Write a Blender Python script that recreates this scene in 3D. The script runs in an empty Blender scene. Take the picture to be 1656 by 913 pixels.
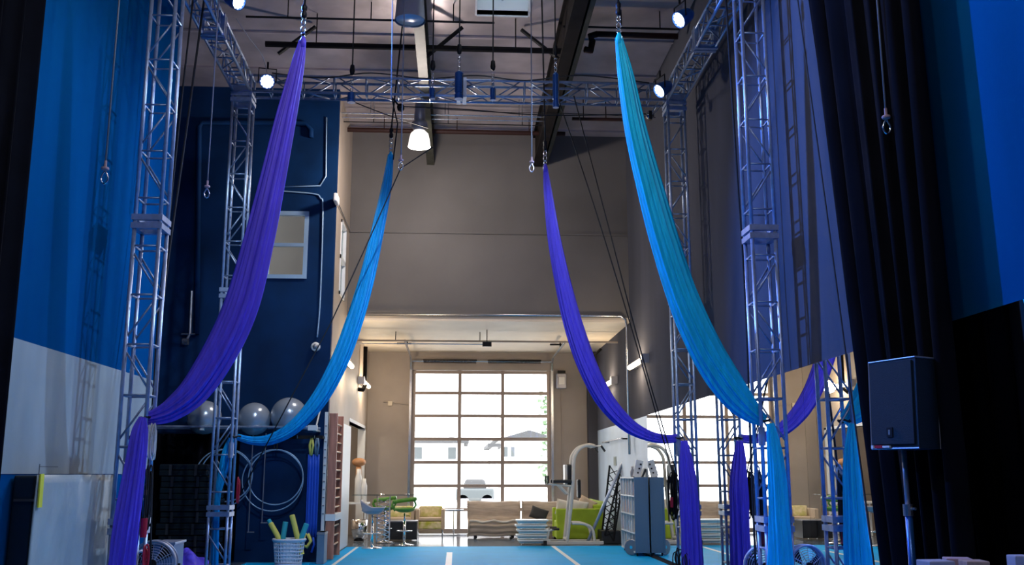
import bpy, bmesh, math, random
from mathutils import Vector, Matrix
random.seed(7)
PI = math.pi
COL = bpy.context.scene.collection
# ------------------------------------------------------------------ camera geometry
F = 1580.0; TH = math.radians(11.08); YAW = math.radians(3.2); EYE = 1.5
_fw = Vector((math.sin(YAW)*math.cos(TH), math.cos(YAW)*math.cos(TH), math.sin(TH)))
_rt = Vector((math.cos(YAW), -math.sin(YAW), 0))
_up = Vector((-math.sin(YAW)*math.sin(TH), -math.cos(YAW)*math.sin(TH), math.cos(TH)))
def _ray(x, y): return _fw + _rt*((x-828)/F) - _up*((y-456.5)/F)
def atY(x, y, Y):
    r = _ray(x, y); t = Y/r.y; return Vector((r.x*t, Y, EYE+r.z*t))
def atX(x, y, X):
    r = _ray(x, y); t = X/r.x; return Vector((X, r.y*t, EYE+r.z*t))
def atZ(x, y, Z):
    r = _ray(x, y); t = (Z-EYE)/r.z; return Vector((r.x*t, r.y*t, Z))
def pxm(Y, z=1.5):                       # metres per photo pixel at depth Y
    return (Y*math.cos(TH)+(z-EYE)*math.sin(TH))/F
# ------------------------------------------------------------------ materials
def mat(name, col, rough=.5, metal=0., bump=0., bscale=40., var=0., vscale=6., emit=None, es=0., sheen=0., stretch=None, coat=0., col2=None, spec=None):
    m = bpy.data.materials.new(name); m.use_nodes = True
    nt = m.node_tree; b = nt.nodes['Principled BSDF']
    b.inputs['Base Color'].default_value = (*col, 1)
    b.inputs['Roughness'].default_value = rough
    b.inputs['Metallic'].default_value = metal
    if spec is not None: b.inputs['Specular IOR Level'].default_value = spec
    if sheen: b.inputs['Sheen Weight'].default_value = sheen
    if coat: b.inputs['Coat Weight'].default_value = coat
    if emit:
        b.inputs['Emission Color'].default_value = (*emit, 1); b.inputs['Emission Strength'].default_value = es
    tc = None
    if bump or var:
        tc = nt.nodes.new('ShaderNodeTexCoord'); mp = nt.nodes.new('ShaderNodeMapping')
        nt.links.new(tc.outputs['Object'], mp.inputs['Vector'])
        if stretch: mp.inputs['Scale'].default_value = stretch
    if var:
        n = nt.nodes.new('ShaderNodeTexNoise'); n.inputs['Scale'].default_value = vscale; n.inputs['Detail'].default_value = 5
        nt.links.new(mp.outputs['Vector'], n.inputs['Vector'])
        r = nt.nodes.new('ShaderNodeValToRGB')
        c2 = col2 if col2 else tuple(min(1, c*(1+var)) for c in col)
        c1 = tuple(c*(1-var) for c in col) if not col2 else col
        r.color_ramp.elements[0].position = .35; r.color_ramp.elements[1].position = .65
        r.color_ramp.elements[0].color = (*c1, 1); r.color_ramp.elements[1].color = (*c2, 1)
        nt.links.new(n.outputs['Fac'], r.inputs['Fac']); nt.links.new(r.outputs['Color'], b.inputs['Base Color'])
    if bump:
        n = nt.nodes.new('ShaderNodeTexNoise'); n.inputs['Scale'].default_value = bscale; n.inputs['Detail'].default_value = 4
        nt.links.new(mp.outputs['Vector'], n.inputs['Vector'])
        bp = nt.nodes.new('ShaderNodeBump'); bp.inputs['Strength'].default_value = bump; bp.inputs['Distance'].default_value = .02
        nt.links.new(n.outputs['Fac'], bp.inputs['Height']); nt.links.new(bp.outputs['Normal'], b.inputs['Normal'])
    return m
def glass_mat(name, tint=(1, 1, 1), refl=.07):
    m = bpy.data.materials.new(name); m.use_nodes = True; nt = m.node_tree; nt.nodes.clear()
    o = nt.nodes.new('ShaderNodeOutputMaterial'); t = nt.nodes.new('ShaderNodeBsdfTransparent'); g = nt.nodes.new('ShaderNodeBsdfGlossy')
    mx = nt.nodes.new('ShaderNodeMixShader'); t.inputs[0].default_value = (*tint, 1); g.inputs['Roughness'].default_value = .03
    mx.inputs[0].default_value = refl
    nt.links.new(t.outputs[0], mx.inputs[1]); nt.links.new(g.outputs[0], mx.inputs[2]); nt.links.new(mx.outputs[0], o.inputs[0])
    return m
M = {}
def defm(k, *a, **kw): M[k] = mat(k, *a, **kw)
defm('navy_paint', (.002, .022, .080), .7, spec=.1, var=.25, vscale=1.2, bump=.05)
defm('blue_paint', (.002, .072, .205), .8, spec=.0, var=.16, vscale=1.0, bump=.08, bscale=60, stretch=(1, 1, .25))
defm('slate_paint', (.078, .080, .098), .8, spec=.0, var=.14, vscale=.9, bump=.08, bscale=60, stretch=(1, 1, .2))
defm('brown_grey_paint', (.108, .100, .096), .6, var=.12, vscale=.7, bump=.05, bscale=30)
defm('beige_paint', (.40, .33, .27), .6, var=.07, vscale=1.2, bump=.05, bscale=50)
defm('taupe_paint', (.33, .285, .255), .6, var=.07, vscale=1.2, bump=.05, bscale=50)
defm('cream_paint', (.62, .54, .44), .6, var=.06, vscale=1.2)
defm('panel_grey', (.32, .36, .34), .7, spec=.1, var=.14, vscale=1.6, stretch=(1, 1, .22))
defm('pale_blue_paint', (.36, .45, .56), .5, var=.08, vscale=1.2)
defm('foil', (.50, .43, .44), .36, .4, bump=1., bscale=1.5, var=.22, vscale=1.1)
defm('mat_floor', (.002, .37, .83), .6, spec=.08, var=.05, vscale=2, bump=.06, bscale=80)
defm('concrete', (.15, .19, .25), .13, var=.14, vscale=1.5)
defm('tape', (.72, .76, .80), .5)
defm('alu', (.36, .43, .58), .36, .6, var=.12, vscale=14)
defm('alu_dark', (.26, .32, .44), .4, .6, var=.12, vscale=14)
defm('steel', (.50, .52, .55), .25, .9)
defm('chrome', (.8, .8, .82), .1, 1.)
defm('black_metal', (.008, .008, .010), .5, 0, spec=.2)
defm('black_rubber', (.012, .013, .016), .5)
defm('purlin', (.045, .045, .032), .6, 0, var=.3, vscale=4)
defm('dark_beam', (.012, .010, .010), .8, spec=.1, var=.3, vscale=4)
defm('rust_pipe', (.030, .011, .009), .6, 0, spec=.2)
defm('rope_black', (.01, .01, .012), .8, bump=.5, bscale=150)
defm('rope_grey', (.24, .25, .28), .7, bump=.5, bscale=150)
defm('rope_white', (.7, .7, .66), .7, bump=.5, bscale=150)
defm('silk_purple', (.135, .088, .78), .42, var=.10, vscale=5, spec=.25, bump=.07, bscale=12, stretch=(4, 4, .4))
defm('silk_cyan', (.012, .62, .88), .42, var=.10, vscale=5, spec=.25, bump=.07, bscale=12, stretch=(4, 4, .4))
defm('silk_blue', (.003, .30, .64), .42, var=.12, vscale=5, spec=.25, bump=.07, bscale=12, stretch=(4, 4, .4))
defm('drape_black', (.0022, .0026, .005), .9, var=.3, vscale=2, spec=.05)
defm('drape_edge', (.02, .022, .03), .8)
defm('vinyl_silver', (.36, .41, .37), .42, var=.10, vscale=2, bump=.8, bscale=3.5, stretch=(1, 1.2, .8))
defm('vinyl_black', (.010, .016, .020), .25, bump=.3, bscale=5)
defm('yellow_tape', (.75, .72, .03), .5)
defm('ball_grey', (.40, .45, .52), .22, .4)
defm('hoop', (.35, .52, .72), .3, .3)
defm('blue_strap', (.01, .08, .55), .6)
defm('yellow_foam', (.72, .66, .14), .7)
defm('teal_foam', (.03, .40, .50), .7)
defm('basket', (.66, .70, .82), .45)
defm('wood_brown', (.44, .18, .12), .5, var=.3, vscale=3, stretch=(5, 5, .5))
defm('wood_light', (.45, .22, .10), .5, var=.3, vscale=3)
defm('door_frame', (.33, .27, .235), .45, .3)
defm('white_paint', (.72, .74, .76), .45)
defm('white_plastic', (.75, .75, .74), .35)
defm('red_plastic', (.45, .012, .03), .4)
defm('sofa_tan', (.46, .385, .32), .8, var=.15, vscale=3, bump=.4, bscale=6, stretch=(1, 1, 6))
defm('sofa_trim', (.62, .60, .56), .7)
defm('lime', (.34, .47, .02), .7, var=.1, vscale=4)
defm('green_vinyl', (.09, .27, .035), .4)
defm('grey_vinyl', (.28, .30, .38), .4)
defm('pillow_tan', (.52, .41, .30), .8, bump=.3, bscale=12)
defm('pillow_green', (.42, .55, .16), .8, bump=.3, bscale=12)
defm('pillow_dark', (.03, .033, .038), .8, bump=.3, bscale=12)
defm('pattern', (.42, .44, .05), .8, var=.5, vscale=7, col2=(.75, .65, .42))
defm('gym_white', (.62, .60, .55), .35)
defm('step_blue', (.45, .68, .76), .45)
defm('step_white', (.72, .80, .82), .45)
defm('cabinet_blue', (.13, .21, .31), .45)
defm('black_box', (.018, .020, .026), .5)
defm('speaker_black', (.006, .015, .026), .5, spec=.2, bump=.3, bscale=200)
defm('speaker_grille', (.010, .028, .045), .6, spec=.1, bump=.5, bscale=300)
defm('fan_grey', (.42, .44, .50), .35, .4)
defm('cork', (.40, .27, .21), .8, var=.15, vscale=20)
defm('foam_grey', (.36, .35, .42), .8)
defm('mauve_foam', (.42, .28, .30), .8)
defm('hoist_blue', (.02, .10, .33), .3, .4)
defm('lamp_grey', (.30, .30, .34), .4, .5)
defm('siding', (.78, .78, .77), .7)
defm('ext_ground', (.62, .62, .60), .8)
defm('ext_roof', (.06, .062, .065), .7)
defm('ext_window', (.085, .10, .105), .3)
defm('leaf', (.12, .20, .10), .7, var=.3, vscale=8)
defm('dark_room', (.10, .08, .065), .7)
defm('led_white', (.9, .95, 1), .5, emit=(.72, .88, 1.), es=5)
defm('tube_warm', (1, .9, .7), .5, emit=(1., .82, .55), es=5)
defm('dome_lit', (1, .95, .9), .4, emit=(1., .95, .88), es=1.15)
defm('sky_pane', (.05, .06, .07), .5, emit=(.68, .88, 1.), es=.75, var=.1)
M['glass'] = glass_mat('glass'); M['glass_dark'] = glass_mat('glass_dark', (.75, .8, .8), .1)
_m = bpy.data.materials.new('mirror'); _m.use_nodes = True; _b = _m.node_tree.nodes['Principled BSDF']
_b.inputs['Base Color'].default_value = (.86, .88, .88, 1); _b.inputs['Metallic'].default_value = 1; _b.inputs['Roughness'].default_value = .0; M['mirror'] = _m
# ------------------------------------------------------------------ mesh builder
class MB:
    def __init__(s): s.bm = bmesh.new()
    def box(s, c, d, rz=0, rx=0, ry=0, bev=0, taper=1.):
        c = Vector(c); mtx = Matrix.Translation(c) @ Matrix.Rotation(rz, 4, 'Z') @ Matrix.Rotation(ry, 4, 'Y') @ Matrix.Rotation(rx, 4, 'X')
        vs = []
        for z in (-.5, .5):
            k = taper if z > 0 else 1
            for x, y in ((-.5, -.5), (.5, -.5), (.5, .5), (-.5, .5)):
                vs.append(s.bm.verts.new(mtx @ Vector((x*d[0]*k, y*d[1]*k, z*d[2]))))
        fs = [s.bm.faces.new([vs[i] for i in q]) for q in ((3, 2, 1, 0), (4, 5, 6, 7), (0, 1, 5, 4), (1, 2, 6, 5), (2, 3, 7, 6), (3, 0, 4, 7))]
        if bev:
            es = list({e for f in fs for e in f.edges})
            bmesh.ops.bevel(s.bm, geom=es, offset=bev, segments=3, affect='EDGES', profile=.6)
        return s
    def b2(s, a, b, bev=0):
        a = Vector(a); b = Vector(b); return s.box((a+b)/2, [abs(b[i]-a[i]) for i in range(3)], bev=bev)
    def tube(s, pts, r, n=8, closed=False, sq=1., ripple=None, caps=True):
        pts = [Vector(p) for p in pts]; N = len(pts)
        rs = r if isinstance(r, (list, tuple)) else [r]*N
        rings = []; prev = None
        for i, p in enumerate(pts):
            if closed: t = (pts[(i+1) % N]-pts[i-1]).normalized()
            else: t = (pts[min(i+1, N-1)]-pts[max(i-1, 0)]).normalized()
            if prev is None:
                a = Vector((0, 1, 0)) if abs(t.y) < .9 else Vector((0, 0, 1))
            else: a = prev
            v = (a-t*a.dot(t)).normalized(); u = t.cross(v); prev = v
            ring = []
            for k in range(n):
                an = 2*PI*k/n; rr = rs[i]
                if ripple: rr *= ripple(i/(N-1 if N > 1 else 1), an)
                ring.append(s.bm.verts.new(p+u*math.cos(an)*rr+v*math.sin(an)*rr*sq))
            rings.append(ring)
        for i in range(N if closed else N-1):
            A = rings[i]; B = rings[(i+1) % N]
            for k in range(n): s.bm.faces.new((A[k], A[(k+1) % n], B[(k+1) % n], B[k]))
        if not closed and caps:
            s.bm.faces.new(rings[0][::-1]); s.bm.faces.new(rings[-1])
        return s
    def rod(s, a, b, r, n=8): return s.tube([a, b], r, n)
    def lathe(s, c, prof, n=24, axis='Z', closed_prof=False):
        c = Vector(c)
        R = Matrix.Identity(3)
        if axis == 'Y': R = Matrix.Rotation(-PI/2, 3, 'X')
        elif axis == 'X': R = Matrix.Rotation(PI/2, 3, 'Y')
        elif isinstance(axis, Vector): R = axis.normalized().to_track_quat('Z', 'Y').to_matrix()
        rings = []
        for r, z in prof:
            rings.append([s.bm.verts.new(c+R @ Vector((max(r, .0004)*math.cos(2*PI*k/n), max(r, .0004)*math.sin(2*PI*k/n), z))) for k in range(n)])
        L = len(rings)
        for i in range(L if closed_prof else L-1):
            A = rings[i]; B = rings[(i+1) % L]
            for k in range(n): s.bm.faces.new((A[k], A[(k+1) % n], B[(k+1) % n], B[k]))
        return s
    def sph(s, c, r, sx=1, sy=1, sz=1, n=24, m=14):
        c = Vector(c); prof = []
        rings = []
        for j in range(m+1):
            th = PI*j/m; rr = max(math.sin(th), .003)
            rings.append([s.bm.verts.new(c+Vector((r*sx*rr*math.cos(2*PI*k/n), r*sy*rr*math.sin(2*PI*k/n), -r*sz*math.cos(th)))) for k in range(n)])
        for j in range(m):
            for k in range(n): s.bm.faces.new((rings[j][k], rings[j][(k+1) % n], rings[j+1][(k+1) % n], rings[j+1][k]))
        return s
    def grid(s, fn, nu, nv):
        g = [[s.bm.verts.new(fn(i/nu, j/nv)) for j in range(nv+1)] for i in range(nu+1)]
        for i in range(nu):
            for j in range(nv): s.bm.faces.new((g[i][j], g[i+1][j], g[i+1][j+1], g[i][j+1]))
        return s
    def prism(s, poly, a, b, plane='XZ'):
        """poly of 2-D points extruded from a to b along the remaining axis"""
        def P(p, w):
            return Vector((p[0], w, p[1])) if plane == 'XZ' else (Vector((w, p[0], p[1])) if plane == 'YZ' else Vector((p[0], p[1], w)))
        A = [s.bm.verts.new(P(p, a)) for p in poly]; B = [s.bm.verts.new(P(p, b)) for p in poly]; n = len(poly)
        s.bm.faces.new(A); s.bm.faces.new(B[::-1])
        for i in range(n): s.bm.faces.new((A[i], B[i], B[(i+1) % n], A[(i+1) % n]))
        return s
    def build(s, name, m, parent=None, smooth=False, solid=0, local=False, sub=0):
        bmesh.ops.recalc_face_normals(s.bm, faces=s.bm.faces)
        off = Vector((0, 0, 0))
        if parent is not None:
            if not local:
                q = parent
                while q is not None: off += q.location; q = q.parent
        else:
            xs = [v.co for v in s.bm.verts]
            off = Vector(((min(v.x for v in xs)+max(v.x for v in xs))/2, (min(v.y for v in xs)+max(v.y for v in xs))/2, min(v.z for v in xs)))
            if local: off = Vector((0, 0, 0))
        for v in s.bm.verts: v.co -= off
        me = bpy.data.meshes.new(name); s.bm.to_mesh(me); s.bm.free()
        me.materials.append(M[m] if isinstance(m, str) else m)
        if smooth:
            for p in me.polygons: p.use_smooth = True
        o = bpy.data.objects.new(name, me); COL.objects.link(o)
        if parent is not None: o.parent = parent
        else: o.location = off
        if solid:
            md = o.modifiers.new('s', 'SOLIDIFY'); md.thickness = solid; md.offset = 0
        if sub:
            md = o.modifiers.new('sub', 'SUBSURF'); md.levels = sub; md.render_levels = sub
        return o
def tag(o, label=None, cat=None, group=None, kind=None):
    if label: o['label'] = label
    if cat: o['category'] = cat
    if group: o['group'] = group
    if kind: o['kind'] = kind
    return o
def thing(name, label, cat, loc=(0, 0, 0), group=None, rz=0):
    o = bpy.data.objects.new(name, None); COL.objects.link(o); o.location = loc; o.rotation_euler = (0, 0, rz); o.empty_display_size = .1
    return tag(o, label, cat, group)
def struct(o): o['kind'] = 'structure'; return o
def dup(root, loc, rz=0, label=None):
    def cp(o, par):
        c = o.copy(); COL.objects.link(c); c.parent = par
        for ch in [x for x in bpy.data.objects if x.parent == o]: cp(ch, c)
        return c
    c = cp(root, None); c.location = loc; c.rotation_euler = (0, 0, rz)
    if label: c['label'] = label
    return c
def smoothpath(pts, n=10):
    """Catmull-Rom through tuples (any length)"""
    out = []; P = [pts[0]]+list(pts)+[pts[-1]]
    for i in range(1, len(P)-2):
        for k in range(n):
            t = k/n
            out.append(tuple(.5*((2*b)+(-a+c)*t+(2*a-5*b+4*c-d)*t*t+(-a+3*b-3*c+d)*t**3) for a, b, c, d in zip(P[i-1], P[i], P[i+1], P[i+2])))
    out.append(tuple(pts[-1])); return out
# ================================================================== THE SETTING
XR = 3.65; XL = -3.65; XC = -2.33; YF = 18.0; YB = 20.4; YD = 25.8; ZC = 8.8; XG = 3.68
def st(name, mb, m, **k): return struct(mb.build(name, m, **k))
st('floor', MB().b2((-7, -3, -.12), (4.0, 21.35, -.02)), 'concrete')
st('floor_lounge', MB().b2((-5.2, 21.35, -.14), (4.0, 26.1, -.01)), 'concrete')
tag(MB().b2((XL+.05, -2.5, -.02), (XR-.06, 17.7, .0)).build('gym_floor_mat', 'mat_floor'), 'bright blue foam training floor stretching from the towers to the laundry basket', 'floor mat')
tag(MB().b2((XC+.05, 17.7, -.02), (XR-.06, 21.35, .0)).build('gym_floor_mat', 'mat_floor'), 'bright blue foam floor strip in the corridor before the lounge', 'floor mat')
for x, y0, y1, w, lab in ((-.115, 5, 19.75, .055, 'white tape line down the middle of the blue floor'), (2.06, 5, 21.3, .04, 'white tape line on the blue floor running to the exercise tower'), (-2.05, 5, 21.3, .03, 'pale tape line on the blue floor beside the wall bars')):
    tag(MB().b2((x-w, y0, .0005), (x+w, y1, .003)).build('floor_tape', 'tape'), lab, 'tape', 'tape lines on the blue floor')
# right wall, plain band low down beyond the mirror
st('wall_right', MB().b2((XR, 8.3, -.1), (XR+.2, YD, ZC)), 'slate_paint')
st('wall_right_near', MB().b2((XR, -3, -.1), (XR+.2, 8.3, ZC)), 'blue_paint')
struct(MB().b2((XR-.004, 18.7, .0), (XR+.05, YD, 2.6)).build('trim_1', 'pale_blue_paint'))
# left wall of the hall with a blue, grey, blue colour scheme
st('wall_left', MB().b2((XL-.2, -3, -.1), (XL, 12.1, ZC)), 'blue_paint')
struct(MB().b2((XL-.05, 8.0, 1.5), (XL+.006, 12.1, 2.6)).build('trim_2', 'panel_grey'))
st('wall_recess', MB().b2((-6.0, 12.1, -.1), (-5.8, YF, ZC)), 'navy_paint')
st('wall_recess_end', MB().b2((-6.0, 11.9, -.1), (XL-.2, 12.1, ZC)), 'navy_paint')
# facade with a real window opening and the corridor wall behind it
wa = atY(433, 343, YF); wb = atY(494, 449, YF)
WX0, WX1, WZ0, WZ1 = wb.x-.74, wb.x, wb.z, wa.z
f = MB(); f.b2((-6, YF, -.1), (WX0, YF+.15, ZC)); f.b2((WX1, YF, -.1), (XC, YF+.15, ZC))
f.b2((WX0, YF, -.1), (WX1, YF+.15, WZ0)); f.b2((WX0, YF, WZ1), (WX1, YF+.15, ZC)); st('wall_facade', f, 'navy_paint')
w = thing('window_1', None, None, ((WX0+WX1)/2, YF, WZ0)); struct(w)
fr = MB(); t = .055
fr.b2((WX0-.02, YF-.03, WZ0-.02), (WX0+t, YF+.06, WZ1+.02)); fr.b2((WX1-t, YF-.03, WZ0-.02), (WX1+.02, YF+.06, WZ1+.02))
fr.b2((WX0+t, YF-.03, WZ0-.02), (WX1-t, YF+.06, WZ0+t)); fr.b2((WX0+t, YF-.03, WZ1-t), (WX1-t, YF+.06, WZ1+.02))
fr.b2((WX0+t, YF-.03, (WZ0+WZ1)/2-.03), (WX1-t, YF+.06, (WZ0+WZ1)/2+.03)); fr.build('frame', 'hoop', w)
MB().b2((WX0+t, YF+.02, WZ0+t), (WX1-t, YF+.026, (WZ0+WZ1)/2-.03)).build('pane', 'glass_dark', w)
MB().b2((WX0+t, YF+.02, (WZ0+WZ1)/2+.03), (WX1-t, YF+.026, WZ1-t)).build('pane', 'glass_dark', w)
st('wall_upstairs', MB().b2((-5.8, 20.2, 3.9), (XC-.15, 20.35, ZC)), 'taupe_paint')
st('floor_upstairs', MB().b2((-5.8, YF+.15, 3.5), (XC-.15, 20.35, 3.6)), 'wood_light')
# corridor left wall, opening into a side room between Y 21.9 and 24.8
oz = 2.62; OY0, OY1 = 21.55, 25.15
s1 = atX(552, 380, XC); s2 = atX(558, 475, XC)
SY0, SY1 = 18.9, 19.75; SZ0, SZ1 = 4.95, 6.45
c = MB(); c.b2((XC-.15, YF+.15, -.1), (XC, SY0, ZC)); c.b2((XC-.15, SY1, -.1), (XC, OY0, ZC))
c.b2((XC-.15, SY0, -.1), (XC, SY1, SZ0)); c.b2((XC-.15, SY0, SZ1), (XC, SY1, ZC))
c.b2((XC-.15, OY0, oz), (XC, OY1, ZC)); c.b2((XC-.15, OY1, -.1), (XC, YD, 4.9)); st('wall_corridor', c, 'beige_paint')
w = thing('window_2', None, None, (XC, (SY0+SY1)/2, SZ0)); struct(w)
fr = MB(); fr.b2((XC-.1, SY0, SZ0), (XC+.02, SY0+.06, SZ1)).b2((XC-.1, SY1-.06, SZ0), (XC+.02, SY1, SZ1)).b2((XC-.1, SY0, SZ0), (XC+.02, SY1, SZ0+.06)).b2((XC-.1, SY0, SZ1-.06), (XC+.02, SY1, SZ1)).b2((XC-.1, SY0, (SZ0+SZ1)/2-.04), (XC+.02, SY1, (SZ0+SZ1)/2+.04))
fr.build('frame', 'white_paint', w)
for a, b in ((SZ0+.06, (SZ0+SZ1)/2-.04), ((SZ0+SZ1)/2+.04, SZ1-.06)): MB().b2((XC-.05, SY0+.06, a), (XC-.045, SY1-.06, b)).build('pane', 'glass_dark', w)
# side room
st('wall_side_room', MB().b2((-4.6, 20.35, -.1), (-4.5, 25.8, 3.4)).b2((-4.5, 20.3, -.1), (XC-.15, 20.4, 3.4)), 'beige_paint')
st('ceiling_side_room', MB().b2((-4.6, 20.3, 3.1), (XC-.15, 25.8, 3.2)), 'beige_paint')
st('trim_3', MB().b2((XC-.16, OY1-.06, 0), (XC+.02, OY1+.06, oz+.06)).b2((XC-.16, OY0-.06, oz), (XC+.02, OY1+.06, oz+.07)), 'white_paint')
# big wall over the lounge, lounge ceiling, door wall
st('wall_back', MB().b2((XC-.15, YB, 4.76), (XR, YB+.2, ZC)), 'brown_grey_paint')
st('trim_4', MB().b2((XC, YB-.03, 6.55), (XR, YB+.0, 6.58)), 'brown_grey_paint')
st('ceiling_lounge', MB().b2((XC-.15, YB, 4.66), (XG+.1, YD+.2, 4.76)), 'cream_paint')
DX0, DX1, DZ = -1.19, 2.47, 4.19
d = MB(); d.b2((-4.6, YD, -.1), (DX0, YD+.2, 4.7)); d.b2((DX1, YD, -.1), (XG+.1, YD+.2, 4.7)); d.b2((DX0, YD, DZ), (DX1, YD+.2, 4.7)); st('wall_front', d, 'taupe_paint')
st('wall_column', MB().b2((3.42, YD-.35, 0), (XR, YD, 4.66)), 'slate_paint')
st('wall_behind', MB().b2((-3.9, -3.2, -.1), (4.0, -3.0, ZC)), 'slate_paint')
# ceiling with a skylight well
SX0, SX1 = .25, 1.08; KY1 = atZ(800, 24, ZC).y; KY0 = KY1-2.2
st('ceiling', MB().b2((-6, -3.2, ZC), (SX0, YB+.2, ZC+.08)).b2((SX1, -3.2, ZC), (4, YB+.2, ZC+.08)).b2((SX0, -3.2, ZC), (SX1, KY0, ZC+.08)).b2((SX0, KY1, ZC), (SX1, YB+.2, ZC+.08)), 'foil')
sk = thing('window_3', None, None, ((SX0+SX1)/2, KY0, ZC)); struct(sk)
MB().b2((SX0, KY0, ZC+.3), (SX1, KY1, ZC+.32)).build('pane', 'sky_pane', sk)
MB().b2((SX0-.03, KY0, ZC-.02), (SX0, KY1, ZC+.32)).b2((SX1, KY0, ZC-.02), (SX1+.03, KY1, ZC+.32)).b2((SX0, KY1, ZC-.02), (SX1, KY1+.03, ZC+.32)).b2((SX0, (KY0+KY1)/2, ZC+.25), (SX1, (KY0+KY1)/2+.03, ZC+.3)).b2(((SX0+SX1)/2-.015, KY0, ZC+.25), ((SX0+SX1)/2+.015, KY1, ZC+.3)).build('frame', 'white_paint', sk)
for k in range(13):                                     # seams of the foil blanket
    y = 2+k*1.5
    if KY0 < y < KY1: continue
    st('trim_%d' % (5+k), MB().b2((-5.8, y, ZC-.035), (3.65, y+.05, ZC)), 'foil')
# roof beams
def beam(x, y0, lab, m, w=.2, h=.8, extra=False):
    b = thing('roof_beam', lab, 'beam', (x, (y0+YB)/2, ZC-h), 'roof beams')
    MB().b2((x-w/2, y0, ZC-h), (x+w/2, YB, ZC-h+.05)).b2((x-w/2, y0, ZC-.06), (x+w/2, YB, ZC)).build('flange', m, b)
    MB().b2((x-.05, y0, ZC-h+.05), (x+.05, YB, ZC-.06)).build('web', 'dark_beam', b)
    if extra: MB().b2((x-w/2-.09, y0, ZC-h+.1), (x-w/2-.01, YB, ZC-h+.16)).b2((x+w/2+.01, y0, ZC-h+.1), (x+w/2+.08, YB, ZC-h+.16)).build('stringer', 'purlin', b)
    return b
beam(-.63, 9.0, 'pale olive roof beam above the lit white lamp', 'purlin', .16, .72, False)
b = beam(1.70, 4.0, 'dark brown roof beam above the rear purple silk', 'dark_beam', .2, .72)
MB().b2((1.86, 4, ZC-.62), (1.92, YB, ZC-.2)).b2((1.97, 4, ZC-.4), (2.0, YB, ZC-.02)).build('stringer', 'purlin', b)
# garage door
gd = thing('door_1', None, None, ((DX0+DX1)/2, YD+.1, 0)); struct(gd)
cols = [DX0, atY(743, 700, YD).x, atY(813, 700, YD).x, DX1]
rows = [DZ*k/7 for k in range(8)]
fr = MB()
for i, x in enumerate(cols):
    hw = .045 if i in (1, 2) else .05
    xx = x+(.05 if i == 0 else (-.05 if i == 3 else 0)); fr.b2((xx-hw, YD+.07, 0), (xx+hw, YD+.13, DZ))
for i, z in enumerate(rows):
    zz = z+(.06 if i == 0 else (-.05 if i == 7 else 0)); hh = .06 if i == 0 else .04
    fr.b2((DX0, YD+.065, zz-hh), (DX1, YD+.135, zz+hh))
fr.build('frame', 'door_frame', gd)
for i in range(3):
    for j in range(7): MB().b2((cols[i]+.03, YD+.098, rows[j]+.03), (cols[i+1]-.03, YD+.102, rows[j+1]-.03)).build('pane', 'glass', gd)
for sx, x in ((-1, DX0-.03), (1, DX1+.03)):
    MB().b2((x-.03, YD-.06, 0), (x+.03, YD-.0, DZ+.05)).tube([(x, YD-.04, DZ), (x, YD-.15, DZ+.2), (x, YD-.4, DZ+.3), (x, YD-3.3, DZ+.33)], .03, 6).build('track', 'steel', gd)
    MB().b2((x-.015, YD-2.2, DZ+.33), (x+.015, YD-2.16, 4.66)).b2((x-.25, YD-2.2, 4.58), (x+.1, YD-2.16, 4.62)).build('hanger', 'black_metal', gd)
MB().rod((DX0-.05, YD-.12, DZ+.22), (DX1+.05, YD-.12, DZ+.22), .02).build('torsion_bar', 'steel', gd)
sp = MB()
for a, b in ((-.9, .5), (.8, 2.2)):
    n = 260; sp.tube([(a+(b-a)*i/n, YD-.12+.05*math.cos(i*1.05), DZ+.22+.05*math.sin(i*1.05)) for i in range(n+1)], .009, 5)
sp.build('spring', 'dark_beam', gd)
# conduits of the lounge
def pipe(pts, r, m, lab, cat='pipe', name='pipe', group=None, n=8): return tag(MB().tube(pts, r, n).build(name, m, smooth=True), lab, cat, group)
q = atY(585, 507, YB-.06); zc = q.z
pipe([(XC+.1, YB-.07, zc), (3.3, YB-.07, zc), (3.45, YB-.07, zc), (3.55, YB-.07, zc-.08), (3.57, YB-.07, zc-.25), (3.57, YB-.07, 1.9)], .025, 'steel', 'grey conduit across the lower edge of the big wall and down its right corner', 'conduit', 'conduit')
zz = 4.45; p = thing('conduit', 'long horizontal conduit hung under the cream lounge ceiling', 'conduit', (.6, 22.0, zz)); MB().rod((XC, 22.0, zz), (XR, 22.0, zz), .022).build('tube', 'beige_paint', p)
for x in (-1.4, .5, 2.6): MB().rod((x, 22.0, zz), (x, 22.0, 4.66), .01, 6).build('hanger', 'black_metal', p)
p = thing('conduit', 'thin conduit under the lounge ceiling ending in a dark box', 'conduit', (0, 21.6, 4.3)); MB().rod((XC, 21.6, 4.33), (.55, 21.6, 4.33), .012).build('tube', 'steel', p); MB().rod((.65, 21.6, 4.36), (.65, 21.6, 4.66), .01, 6).build('hanger', 'black_metal', p); MB().b2((.55, 21.55, 4.28), (.75, 21.65, 4.38)).build('junction_box', 'black_metal', p)
pipe([(XC+.12, 23.5, 4.5), (XC+.12, 23.5, 4.4), (XC+.13, 23.5, 3.55), (XC+.1, 23.3, 3.45), (XC+.02, 23.2, 3.45)], .05, 'dark_beam', 'brown pipe dropping down the left lounge wall between the two lamps', 'pipe')
pipe([(3.5, 23.6, 4.5), (3.35, 23.6, 4.35), (3.35, 23.6, 3.45), (3.4, 23.6, 3.35), (3.5, 23.6, 3.35), (3.53, 23.6, 3.45), (3.53, 23.6, 3.75)], .035, 'black_metal', 'black hook shaped pipe high on the right wall above the lamps', 'pipe')
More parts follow.
